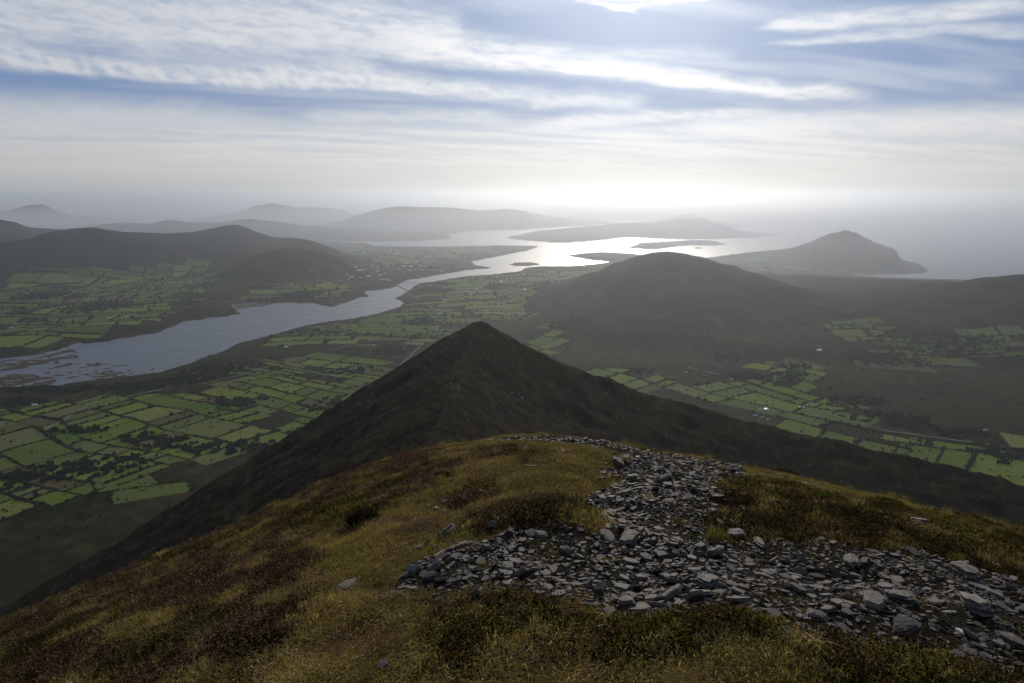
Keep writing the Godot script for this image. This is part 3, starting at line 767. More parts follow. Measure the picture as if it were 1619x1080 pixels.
# ------------------------------------------------------------------ materials
func make_materials() -> void:
	var g := surface(0.95)
	g.albedo_texture = noise_tex(0.03, 5, 21, Color(0.45, 0.45, 0.45), Color(1.0, 1.0, 1.0))
	g.uv1_triplanar = true
	g.uv1_world_triplanar = true
	g.uv1_scale = Vector3(1.3, 1.3, 1.3)
	g.normal_enabled = true
	g.normal_texture = noise_normal(0.05, 5, 22, 14.0)
	g.normal_scale = 1.2
	M.ground_near = g
	g = surface(0.95)
	g.albedo_texture = noise_tex(0.02, 6, 23, Color(0.35, 0.35, 0.35), Color(1.0, 1.0, 1.0), 1024)
	g.uv1_triplanar = true
	g.uv1_world_triplanar = true
	g.uv1_scale = Vector3(0.011, 0.011, 0.011)
	g.normal_enabled = true
	g.normal_texture = noise_normal(0.02, 6, 24, 10.0, 1024)
	g.normal_scale = 0.8
	M.ground_mid = g
	g = surface(0.95)
	g.albedo_texture = noise_tex(0.012, 6, 25, Color(0.45, 0.45, 0.45), Color(1.0, 1.0, 1.0), 1024)
	g.uv1_triplanar = true
	g.uv1_world_triplanar = true
	g.uv1_scale = Vector3(0.0013, 0.0013, 0.0013)
	M.ground_far = g
	var w := StandardMaterial3D.new()
	w.albedo_color = lin(0.030, 0.045, 0.062)
	w.roughness = 1.0
	w.roughness_texture = noise_tex(0.006, 5, 31, Color(0.40, 0.40, 0.40), Color(0.55, 0.55, 0.55), 1024)
	w.metallic_specular = 0.5
	w.uv1_triplanar = true
	w.uv1_world_triplanar = true
	w.uv1_scale = Vector3(0.0006, 0.0006, 0.0022)
	w.normal_enabled = true
	w.normal_texture = noise_normal(0.05, 4, 32, 2.0)
	w.normal_scale = 0.1
	M.water = w
	M.leaf = surface(0.8)
	M.leaf.backlight_enabled = true
	M.leaf.backlight = Color(0.7, 0.68, 0.45)
	M.hedge = surface(0.9)
	var f := surface(0.9, false)
	M.field_tones = []
	var tones := [Color(0.068, 0.100, 0.020), Color(0.080, 0.112, 0.020), Color(0.090, 0.118, 0.026), Color(0.074, 0.094, 0.028), Color(0.090, 0.104, 0.040), Color(0.082, 0.074, 0.038), Color(0.072, 0.060, 0.034), Color(0.098, 0.128, 0.024), Color(0.056, 0.094, 0.020), Color(0.112, 0.130, 0.036), Color(0.064, 0.074, 0.024), Color(0.094, 0.090, 0.042)]
	var ft := noise_tex(0.03, 5, 41, Color(0.66, 0.66, 0.66), Color(1.0, 1.0, 1.0))
	for c in tones:
		var m: StandardMaterial3D = f.duplicate()
		m.albedo_color = lin(c.r * 1.3, c.g * 1.32, c.b * 1.2)
		m.albedo_texture = ft
		m.uv1_triplanar = true
		m.uv1_world_triplanar = true
		m.uv1_scale = Vector3(0.012, 0.012, 0.012)
		M.field_tones.append(m)
	var s := surface(0.72)
	s.metallic_specular = 0.3
	s.albedo_texture = noise_tex(0.025, 5, 51, Color(0.42, 0.42, 0.44), Color(1.0, 0.99, 0.97))
	s.uv1_triplanar = true
	s.uv1_scale = Vector3(1.6, 5.0, 1.6)
	s.normal_enabled = true
	s.normal_texture = noise_normal(0.04, 5, 52, 8.0)
	s.normal_scale = 0.8
	M.slate = s
	M.wall = surface(0.7, false)
	M.wall.albedo_color = lin(0.78, 0.77, 0.73)
	M.roof = surface(0.28, false)
	M.roof.metallic_specular = 0.7
	M.roof.albedo_color = lin(0.16, 0.16, 0.17)
	M.stone_work = surface(0.8, false)
	M.stone_work.albedo_color = lin(0.20, 0.19, 0.18)
	M.lane = surface(0.8, false)
	M.lane.albedo_color = lin(0.13, 0.125, 0.115)
	M.metal_roof = surface(0.34, false)
	M.metal_roof.metallic_specular = 0.8
	M.metal_roof.albedo_color = lin(0.42, 0.43, 0.44)
	M.gravel = surface(0.9, false)
	M.gravel.albedo_color = lin(0.036, 0.032, 0.024)
	M.gravel.albedo_texture = noise_tex(0.05, 4, 61, Color(0.5, 0.5, 0.5), Color(1, 1, 1))
	M.gravel.uv1_triplanar = true
	M.gravel.uv1_world_triplanar = true
	M.gravel.uv1_scale = Vector3(0.2, 0.2, 0.2)

# ------------------------------------------------------------------ water
func disc(radius: float, n: int, y: float) -> ArrayMesh:
	var st := SurfaceTool.new()
	st.begin(Mesh.PRIMITIVE_TRIANGLES)
	for i in n:
		var a := TAU * i / n
		var b := TAU * (i + 1) / n
		for v in [Vector3(0, y, 0), Vector3(sin(a) * radius, y, -cos(a) * radius), Vector3(sin(b) * radius, y, -cos(b) * radius)]:
			st.set_normal(Vector3.UP)
			st.add_vertex(v)
	return st.commit()

func add_water() -> void:
	put(mi(disc(46500.0, 360, 0.0), M.water), "sea", "bright hazy sea and harbour glittering under the sun", "sea", "", "structure")
	# the estuary above the bridge: a sheet of its own a hand above the sea, its rim hidden under the banks
	var pts := PackedVector2Array()
	for p in RIVER:
		pts.append(Vector2(p[0], p[1]))
	var idx := Geometry2D.triangulate_polygon(pts)
	var st := SurfaceTool.new()
	st.begin(Mesh.PRIMITIVE_TRIANGLES)
	for i in idx:
		st.set_normal(Vector3.UP)
		st.add_vertex(Vector3(pts[i].x, 0.1, pts[i].y))
	put(mi(st.commit(), M.water), "river", "pale winding tidal estuary with mud banks", "river", "", "structure")

# ------------------------------------------------------------------ fields, hedges, woods
var hedge_places := []
var hedge_colors := PackedColorArray()

func bush_at(x: float, z: float, w: float, h: float) -> void:
	var y := hgt(x, z)
	if y < 1.0:
		return
	var b := Basis(Vector3.UP, rng.randf() * TAU).scaled(Vector3(w, h, w))
	hedge_places.append(Transform3D(b, Vector3(x, y + h * 0.25, z)))
	var k := rng.randf_range(0.7, 1.3)
	hedge_colors.append(Color(0.026 * k, 0.034 * k, 0.015 * k))

func hedge_line(a: Vector2, b: Vector2) -> void:
	var l := a.distance_to(b)
	var far := a.length()
	var step := 4.0 if far < 3200.0 else 9.0
	var n := int(l / step)
	var dense := rng.randf_range(0.3, 1.0)
	var tall := rng.randf_range(0.4, 1.3)
	for i in n:
		if rng.randf() > dense:
			continue
		var p := a.lerp(b, (i + rng.randf()) / n)
		var s := rng.randf_range(2.6, 5.0) * (1.0 if far < 3200.0 else 1.7)
		var h := s * tall * rng.randf_range(0.5, 1.0)
		if rng.randf() < 0.1:
			s *= 1.5
			h *= 2.0
		bush_at(p.x + rng.randf_range(-1.2, 1.2), p.y + rng.randf_range(-1.2, 1.2), s, h)

func lump(seed_: int) -> ArrayMesh:
	# an uneven rounded clump, about one metre in radius
	var nz := noise(0.9, 2, seed_)
	var st := SurfaceTool.new()
	st.begin(Mesh.PRIMITIVE_TRIANGLES)
	st.set_smooth_group(-1)
	var rows := 5
	var cols := 9
	var pt := func(i: int, j: int) -> Vector3:
		var th := PI * i / rows
		var ph := TAU * (j % cols) / cols + i * 0.3
		var d := Vector3(sin(th) * cos(ph), cos(th), sin(th) * sin(ph))
		return d * (0.85 + 0.55 * nz.get_noise_3d(d.x * 2.0, d.y * 2.0, d.z * 2.0))
	for i in rows:
		for j in cols:
			var a: Vector3 = pt.call(i, j)
			var b: Vector3 = pt.call(i, j + 1)
			var c: Vector3 = pt.call(i + 1, j)
			var d: Vector3 = pt.call(i + 1, j + 1)
			if i > 0:
				st.add_vertex(a); st.add_vertex(b); st.add_vertex(c)
			if i < rows - 1:
				st.add_vertex(b); st.add_vertex(d); st.add_vertex(c)
	st.generate_normals()
	return st.commit()

func field_mesh(q: Array, lift: float) -> ArrayMesh:
	var la: float = maxf(q[0].distance_to(q[1]), q[3].distance_to(q[2]))
	var lb: float = maxf(q[0].distance_to(q[3]), q[1].distance_to(q[2]))
	var far: float = q[0].length()
	var cell := 14.0 if far < 3200.0 else 34.0
	var nu := clampi(int(la / cell), 2, 12)
	var nv := clampi(int(lb / cell), 2, 12)
	var st := SurfaceTool.new()
	st.begin(Mesh.PRIMITIVE_TRIANGLES)
	st.set_smooth_group(0)
	for i in nu + 1:
		for j in nv + 1:
			var u := float(i) / nu
			var v := float(j) / nv
			var p: Vector2 = q[0].lerp(q[1], u).lerp(q[3].lerp(q[2], u), v)
			st.set_normal(Vector3.UP)
			st.add_vertex(Vector3(p.x, hgt(p.x, p.y) + lift, p.y))
	for i in nu:
		for j in nv:
			var o := i * (nv + 1) + j
			for k in [o, o + 1, o + nv + 1, o + 1, o + nv + 2, o + nv + 1]:
				st.add_index(k)
	st.generate_normals()
	return st.commit()

func add_fields(made: Dictionary) -> void:
	var all := []
	var warp := noise(1.0 / 700.0, 2, 71)
	for reg in FIELDS:
		var ang: float = deg_to_rad(reg[0])
		var w: float = reg[1] * 0.8
		var hh: float = reg[2] * 0.8
		var poly := pv2(reg[5])
		var A := Vector2(cos(ang), sin(ang))
		var B := Vector2(-sin(ang), cos(ang))
		var lo := Vector2(1e9, 1e9)
		var hi := Vector2(-1e9, -1e9)
		for p in poly:
			var l := Vector2(p.dot(A), p.dot(B))
			lo = lo.min(l)
			hi = hi.max(l)
		var bend := func(l: Vector2) -> Vector2:
			var k := Vector2(l.x + warp.get_noise_2d(l.x, l.y) * w * 0.55, l.y + warp.get_noise_2d(l.x + 5000.0, l.y) * hh * 0.7)
			return A * k.x + B * k.y
		var v := lo.y - hh
		while v < hi.y + hh:
			var dv := hh * rng.randf_range(0.5, 1.7)
			var u := lo.x - w * rng.randf_range(0.5, 1.5)
			while u < hi.x + w:
				var du := w * (rng.randf_range(0.5, 1.4) if rng.randf() < 0.8 else rng.randf_range(1.5, 2.4))
				var gap := 3.6
				var j := func() -> float: return rng.randf_range(-0.04, 0.04)
				var q := [bend.call(Vector2(u + gap, v + gap + j.call() * dv)), bend.call(Vector2(u + du - gap, v + gap + j.call() * dv)), bend.call(Vector2(u + du - gap + j.call() * du, v + dv - gap)), bend.call(Vector2(u + gap + j.call() * du, v + dv - gap))]
				var c: Vector2 = (q[0] + q[1] + q[2] + q[3]) * 0.25
				u += du
				if not Geometry2D.is_point_in_polygon(c, poly):
					continue
				var keep := true
				for p in q:
					if hgt(p.x, p.y) < 2.2 or hgt(p.x, p.y) > 150.0 or region_at(p) in [0, 4]:
						keep = false
				if not keep:
					continue
				for e in 4:
					if rng.randf() < 0.66:
						hedge_line(q[e].lerp(c, -0.02), q[(e + 1) % 4].lerp(c, -0.02))
				if rng.randf() > reg[3]:
					if rng.randf() < 0.5:
						for s in 22:
							var p: Vector2 = q[0].lerp(q[1], rng.randf()).lerp(q[3].lerp(q[2], rng.randf()), rng.randf())
							bush_at(p.x, p.y, rng.randf_range(1.5, 4.0), rng.randf_range(1.0, 3.0))
					continue
				var far := c.length()
				var tones := [0, 0, 1, 1, 2, 2, 3, 3, 4, 6, 7, 7, 8, 8, 9, 10, 11]
				if reg[4] == 1:
					tones = [0, 0, 1, 2, 3, 3, 5, 7, 8, 9, 10, 10]
				elif reg[4] == 3:
					tones = [3, 4, 3]
				elif reg[4] == 2:
					tones = [3, 3, 4, 5, 6, 0]
				all.append([sqrt(q[0].distance_to(q[1]) * q[0].distance_to(q[3]) / far) / far, q, tones[rng.randi() % tones.size()], 3 if region_at(c) == 3 or reg[4] == 1 and c.length() > 4000.0 and c.x < 0.0 else 2])
			v += dv
	all.sort_custom(func(a, b): return a[0] > b[0])
	var rest := {2: {}, 3: {}}
	for i in all.size():
		var f: Array = all[i]
		var m := field_mesh(f[1], 0.7 if f[1][0].length() < 3200.0 else 1.2)
		if i < 300:
			part(mi(m, M.field_tones[f[2]]), "field", made[f[3]])
		else:
			var d: Dictionary = rest[f[3]]
			if not d.has(f[2]):
				d[f[2]] = SurfaceTool.new()
			d[f[2]].append_from(m, 0, Transform3D.IDENTITY)
	for g in rest:
		if rest[g].is_empty():
			continue
		var am := ArrayMesh.new()
		var k := 0
		for t in rest[g]:
			rest[g][t].commit(am)
			am.surface_set_material(k, M.field_tones[t])
			k += 1
		part(mi(am), "field_patchwork", made[g], "stuff")
	print("fields ", all.size())

func region_at(p: Vector2) -> int:
	var f := hidx(p.x, p.y)
	return region[int(f.x + 0.5) * NA + int(f.y + 0.5)]

func add_hedges() -> void:
	var third := hedge_places.size() / 3
	for k in 3:
		var a := k * third
		var b := hedge_places.size() if k == 2 else (k + 1) * third
		var node := multi(lump(80 + k), M.hedge, hedge_places.slice(a, b), hedge_colors.slice(a, b))
		put(node, "hedgerow", ["dark hedgerows dividing the valley fields on the left", "dark hedgerows dividing the fields across the middle valley", "dark hedgerows dividing the far and right hand fields"][k], "hedge", "", "stuff")
	print("hedge bushes ", hedge_places.size())

func add_woods() -> void:
	var places := []
	var colors := PackedColorArray()
	for w in WOODS:
		var n := int(w[2] * w[3] * 0.35)
		for i in n:
			var a := rng.randf() * TAU
			var d := sqrt(rng.randf())
			var x: float = w[0] + cos(a) * d * w[2] * 2.2
			var z: float = w[1] + sin(a) * d * w[3] * 1.1
			if n_mid.get_noise_2d(x * 2.6, z * 2.6) < -0.22 + d * 0.55:
				continue
			var y := hgt(x, z)
			if y < 2.0:
				continue
			var s := rng.randf_range(2.2, 4.6)
			var t := s * rng.randf_range(0.9, 1.7)
			places.append(Transform3D(Basis(Vector3.UP, rng.randf() * TAU).scaled(Vector3(s, t, s)), Vector3(x, y + t * 0.55, z)))
			var k := rng.randf_range(0.6, 1.2)
			colors.append(Color(0.020 * k, 0.028 * k, 0.014 * k))
	for i in 14000:   # single bushes and scrub out on the rough ground
		var a := deg_to_rad(rng.randf_range(-44, 44))
		var d := 1500.0 * pow(4.4, rng.randf())
		var x := d * sin(a)
		var z := -d * cos(a)
		var y := hgt(x, z)
		if y < 2.5 or y > 120.0 or n_big.get_noise_2d(x * 4.0 + 77.0, z * 4.0) + 0.6 * n_mid.get_noise_2d(x * 1.8, z * 1.8) < 0.12:
			continue
		var s := rng.randf_range(1.0, 3.0) * (1.0 + d / 6000.0)
		var t := s * rng.randf_range(0.6, 1.2)
		places.append(Transform3D(Basis(Vector3.UP, rng.randf() * TAU).scaled(Vector3(s, t, s)), Vector3(x, y + t * 0.4, z)))
		var k := rng.randf_range(0.6, 1.3)
		colors.append(Color(0.024 * k, 0.030 * k, 0.014 * k))
	put(multi(lump(90), M.hedge, places, colors), "woodland", "dark clumps of trees scattered among the valley fields", "woodland", "", "stuff")

# ------------------------------------------------------------------ buildings
func quad(st: SurfaceTool, a: Vector3, b: Vector3, c: Vector3, d: Vector3) -> void:
	for v in [a, b, c, a, c, d]:
		st.add_vertex(v)

func box(st: SurfaceTool, lo: Vector3, hi: Vector3) -> void:
	var p := func(x: int, y: int, z: int) -> Vector3: return Vector3(hi.x if x else lo.x, hi.y if y else lo.y, hi.z if z else lo.z)
	quad(st, p.call(0, 1, 1), p.call(1, 1, 1), p.call(1, 0, 1), p.call(0, 0, 1))
	quad(st, p.call(1, 1, 0), p.call(0, 1, 0), p.call(0, 0, 0), p.call(1, 0, 0))
	quad(st, p.call(0, 1, 0), p.call(0, 1, 1), p.call(0, 0, 1), p.call(0, 0, 0))
	quad(st, p.call(1, 1, 1), p.call(1, 1, 0), p.call(1, 0, 0), p.call(1, 0, 1))
	quad(st, p.call(0, 1, 0), p.call(1, 1, 0), p.call(1, 1, 1), p.call(0, 1, 1))
	quad(st, p.call(0, 0, 1), p.call(1, 0, 1), p.call(1, 0, 0), p.call(0, 0, 0))

func house_mesh(l: float, d: float, e: float, t: float, shed := false) -> ArrayMesh:
	# white gabled walls with a slate roof that overhangs, and a chimney at each end
	var st := SurfaceTool.new()
	st.begin(Mesh.PRIMITIVE_TRIANGLES)
	st.set_smooth_group(-1)
	var x := l * 0.5
	var z := d * 0.5
	box(st, Vector3(-x, -1.5, -z), Vector3(x, e, z))
	for s in [-1.0, 1.0]:
		st.add_vertex(Vector3(s * x, e, -z)); st.add_vertex(Vector3(s * x, t, 0)); st.add_vertex(Vector3(s * x, e, z))
		if not shed: box(st, Vector3(s * (x - 0.9) - 0.45, t - 0.8, -0.5), Vector3(s * (x - 0.9) + 0.45, t + 1.2, 0.5))
	st.generate_normals()
	var am := st.commit()
	am.surface_set_material(0, M.wall)
	st = SurfaceTool.new()
	st.begin(Mesh.PRIMITIVE_TRIANGLES)
	st.set_smooth_group(-1)
	for s in [-1.0, 1.0]:
		var ez: float = s * (z + 0.5)
		var ey := e - (t - e) * 0.5 / z
		quad(st, Vector3(-x - 0.4, t + 0.15, 0), Vector3(x + 0.4, t + 0.15, 0), Vector3(x + 0.4, ey + 0.15, ez), Vector3(-x - 0.4, ey + 0.15, ez))
		quad(st, Vector3(-x - 0.4, t - 0.1, 0), Vector3(x + 0.4, t - 0.1, 0), Vector3(x + 0.4, ey - 0.1, ez), Vector3(-x - 0.4, ey - 0.1, ez))
		quad(st, Vector3(-x - 0.4, ey + 0.15, ez), Vector3(x + 0.4, ey + 0.15, ez), Vector3(x + 0.4, ey - 0.1, ez), Vector3(-x - 0.4, ey - 0.1, ez))
	st.generate_normals()
	st.commit(am)
	am.surface_set_material(1, M.metal_roof if shed else M.roof)
	return am

func add_houses() -> void:
	var kinds := [house_mesh(14, 8, 4.5, 8.0), house_mesh(18, 9, 3.2, 6.8), house_mesh(24, 15, 4.6, 6.0, true)]
	var town := TOWN.duplicate()
	town.sort_custom(func(a, b): return Vector2(a[0], a[1]).length() > Vector2(b[0], b[1]).length())
	var row_names := ["back", "second", "third", "fourth", "front"]
	var nth := ["first", "second", "third", "fourth", "fifth", "sixth", "seventh", "eighth", "ninth", "tenth"]
	for row in 5:
		var line: Array = town.slice(row * 10, mini(row * 10 + 10, town.size()))
		line.sort_custom(func(a, b): return atan2(a[0], -a[1]) < atan2(b[0], -b[1]))
		for i in line.size():
			var p: Array = line[i]
			var o := mi(kinds[[0, 1, 2, 2][rng.randi() % 4]])
			var s := rng.randf_range(1.1, 1.6)
			o.transform = Transform3D(Basis(Vector3.UP, deg_to_rad(rng.randf_range(-35, 35) + 20.0)).scaled(Vector3(s, s, s)), Vector3(p[0], hgt(p[0], p[1]), p[1]))
			put(o, "town_house", "tiny white house, %s from the left in the %s row of the town" % [nth[i], row_names[row]], "house", "white houses of the far town")
	var n := 0
	for p in FARMS:
		var o := mi(kinds[rng.randi() % 3])
		var s := rng.randf_range(0.6, 0.85)
		o.transform = Transform3D(Basis(Vector3.UP, deg_to_rad(rng.randf_range(-40, 40) + 10.0)).scaled(Vector3(s, s, s)), Vector3(p[0], hgt(p[0], p[1]), p[1]))
		put(o, "farmhouse", FARM_LABELS[n], "house", "scattered houses in the valley")
		n += 1

func add_bridge(a: Array, b: Array, called: String, label: String, spans: int) -> void:
	var A := Vector3(a[0], 0, a[1])
	var B := Vector3(b[0], 0, b[1])
	var l := A.distance_to(B) + 16.0
	var root := Node3D.new()
	root.transform = Transform3D(Basis.looking_at((B - A).normalized(), Vector3.UP), (A + B) * 0.5)
	put(root, called, label, "bridge")
	var mk := func(lo: Vector3, hi: Vector3) -> ArrayMesh:
		var st := SurfaceTool.new()
		st.begin(Mesh.PRIMITIVE_TRIANGLES)
		st.set_smooth_group(-1)
		box(st, lo, hi)
		st.generate_normals()
		return st.commit()
	part(mi(mk.call(Vector3(-3.5, 4.2, -l * 0.5), Vector3(3.5, 5.4, l * 0.5)), M.stone_work), "deck", root)
	for s in [-1.0, 1.0]:
		part(mi(mk.call(Vector3(s * 3.3 - 0.25, 5.41, -l * 0.5), Vector3(s * 3.3 + 0.25, 6.6, l * 0.5)), M.stone_work), "parapet", root)
	var pier: ArrayMesh = mk.call(Vector3(-3.0, -5.0, -1.1), Vector3(3.0, 4.19, 1.1))
	for i in range(spans + 1):
		var p := mi(pier, M.stone_work)
		p.position = Vector3(0, 0, lerpf(-l * 0.5 + 2.0, l * 0.5 - 2.0, float(i) / spans))
		part(p, "pier", root)

func add_tower() -> void:
	var x: float = TOWER[0]
	var z: float = TOWER[1]
	var root := Node3D.new()
	root.position = Vector3(x, maxf(hgt(x, z), 0.0), z)
	put(root, "tower", "tiny dark tower at the waterside left of the big rounded hill", "tower")
	var st := SurfaceTool.new()
	st.begin(Mesh.PRIMITIVE_TRIANGLES)
	st.set_smooth_group(-1)
	box(st, Vector3(-6, -2, -6), Vector3(6, 17, 6))
	st.generate_normals()
	part(mi(st.commit(), M.stone_work), "keep", root)
	for c in [[-1, -1], [1, -1], [-1, 1], [1, 1]]:
		var s2 := SurfaceTool.new()
		s2.begin(Mesh.PRIMITIVE_TRIANGLES)
		s2.set_smooth_group(-1)
		box(s2, Vector3(c[0] * 4.6 - 1.3, 17.0, c[1] * 4.6 - 1.3), Vector3(c[0] * 4.6 + 1.3, 19.5, c[1] * 4.6 + 1.3))
		s2.generate_normals()
		part(mi(s2.commit(), M.stone_work), "battlement", root)

func ribbon(pts: Array, width: float, lift: float, step: float) -> ArrayMesh:
	var cv := Curve2D.new()
	for p in pts:
		cv.add_point(Vector2(p[0], p[1]))
	var line := cv.tessellate_even_length(4, step)
	var st := SurfaceTool.new()
	st.begin(Mesh.PRIMITIVE_TRIANGLES)
	st.set_smooth_group(-1)
	var last := []
	for i in line.size():
		var d: Vector2 = (line[mini(i + 1, line.size() - 1)] - line[maxi(i - 1, 0)]).normalized()
		var off := rng.randf_range(-0.5, 0.5)
		var nrm := Vector2(-d.y, d.x) * width * 0.5 * rng.randf_range(0.5, 1.3)
		var row := []
		for s in [-1.0, 1.0]:
			var q: Vector2 = line[i] + Vector2(off, 0) + nrm * s
			row.append(Vector3(q.x, hgt(q.x, q.y) + lift, q.y))
		if i > 0:
			quad(st, last[0], last[1], row[1], row[0])
		last = row
	st.generate_normals()
	return st.commit()

# ------------------------------------------------------------------ stones
func slab(seed_: int, aspect: float, thick: float, fine := false) -> ArrayMesh:
	# a split slate: uneven outline, broken edges, slightly warped faces; about one metre long
	var r := RandomNumberGenerator.new()
	r.seed = seed_
	var n := (10 if fine else 6) + r.randi() % 3
	var out := []
	var lobes := r.randf() * TAU
	for i in n:
		var a := TAU * (i + r.randf_range(-0.35, 0.35)) / n
		var d := 0.5 * r.randf_range(0.66 if fine else 0.58, 1.1) * (1.0 - 0.16 * sin(a * 2.0 + lobes))
		out.append(Vector2(cos(a) * d, sin(a) * d * aspect))
	var tilt := Vector2(r.randf_range(-0.25, 0.25), r.randf_range(-0.25, 0.25)) * thick
	var rings := []
	var levels := [[-0.5, 0.88], [-0.30, 1.0], [0.34, 0.99], [0.5, 0.93]]
	if fine:   # split layers show as steps round the edge, and the top is broken into facets
		levels = [[-0.5, 0.86], [-0.28, 1.0], [-0.26, 0.93], [0.02, 0.96], [0.05, 1.02], [0.26, 1.0], [0.29, 0.90], [0.45, 0.88], [0.5, 0.80], [0.56, 0.42]]
	for lv in levels:
		var ring := []
		var shift := Vector2(r.randf_range(-0.03, 0.03), r.randf_range(-0.03, 0.03)) if fine else Vector2.ZERO
		for i in n:
			var p: Vector2 = out[i] * (lv[1] * r.randf_range(0.94, 1.06)) + shift
			ring.append(Vector3(p.x, (lv[0] + r.randf_range(-0.07, 0.07) * (1.0 if not fine or lv[0] > 0.4 else 0.4)) * thick + (tilt.x * p.x + tilt.y * p.y if lv[0] > 0 else 0.0), p.y))
		rings.append(ring)
	var st := SurfaceTool.new()
	st.begin(Mesh.PRIMITIVE_TRIANGLES)
	st.set_smooth_group(-1)
	for k in rings.size() - 1:
		for i in n:
			quad(st, rings[k + 1][i], rings[k + 1][(i + 1) % n], rings[k][(i + 1) % n], rings[k][i])
	var top := Vector3.ZERO
	var bot := Vector3.ZERO
	for i in n:
		top += rings[-1][i] / n
		bot += rings[0][i] / n
	top.y += r.randf_range(-0.05, 0.08) * thick
	for i in n:
		st.add_vertex(top); st.add_vertex(rings[-1][(i + 1) % n]); st.add_vertex(rings[-1][i])
		st.add_vertex(bot); st.add_vertex(rings[0][i]); st.add_vertex(rings[0][(i + 1) % n])
	st.generate_normals()
	return st.commit()

func tint(c: Color) -> StandardMaterial3D:
	var m: StandardMaterial3D = M.slate.duplicate()
	m.vertex_color_use_as_albedo = false
	m.albedo_color = lin(c.r, c.g, c.b)
	return m

func on_ground(x: float, z: float, size: float, thick: float, tilt: float, yaw: float, sink: float) -> Transform3D:
	var n := hnormal(x, z, maxf(size * 0.4, 0.05))
	var side := n.cross(Vector3.FORWARD.rotated(Vector3.UP, yaw)).normalized()
	var b := Basis(side, n, side.cross(n)).orthonormalized()
	b = b * Basis(Vector3(1, 0, 0), tilt)
	return Transform3D(b.scaled_local(Vector3(size, size, size)), Vector3(x, hgt(x, z) + size * (thick * (0.5 - sink) + 0.5 * absf(sin(tilt)) * 0.55), z))

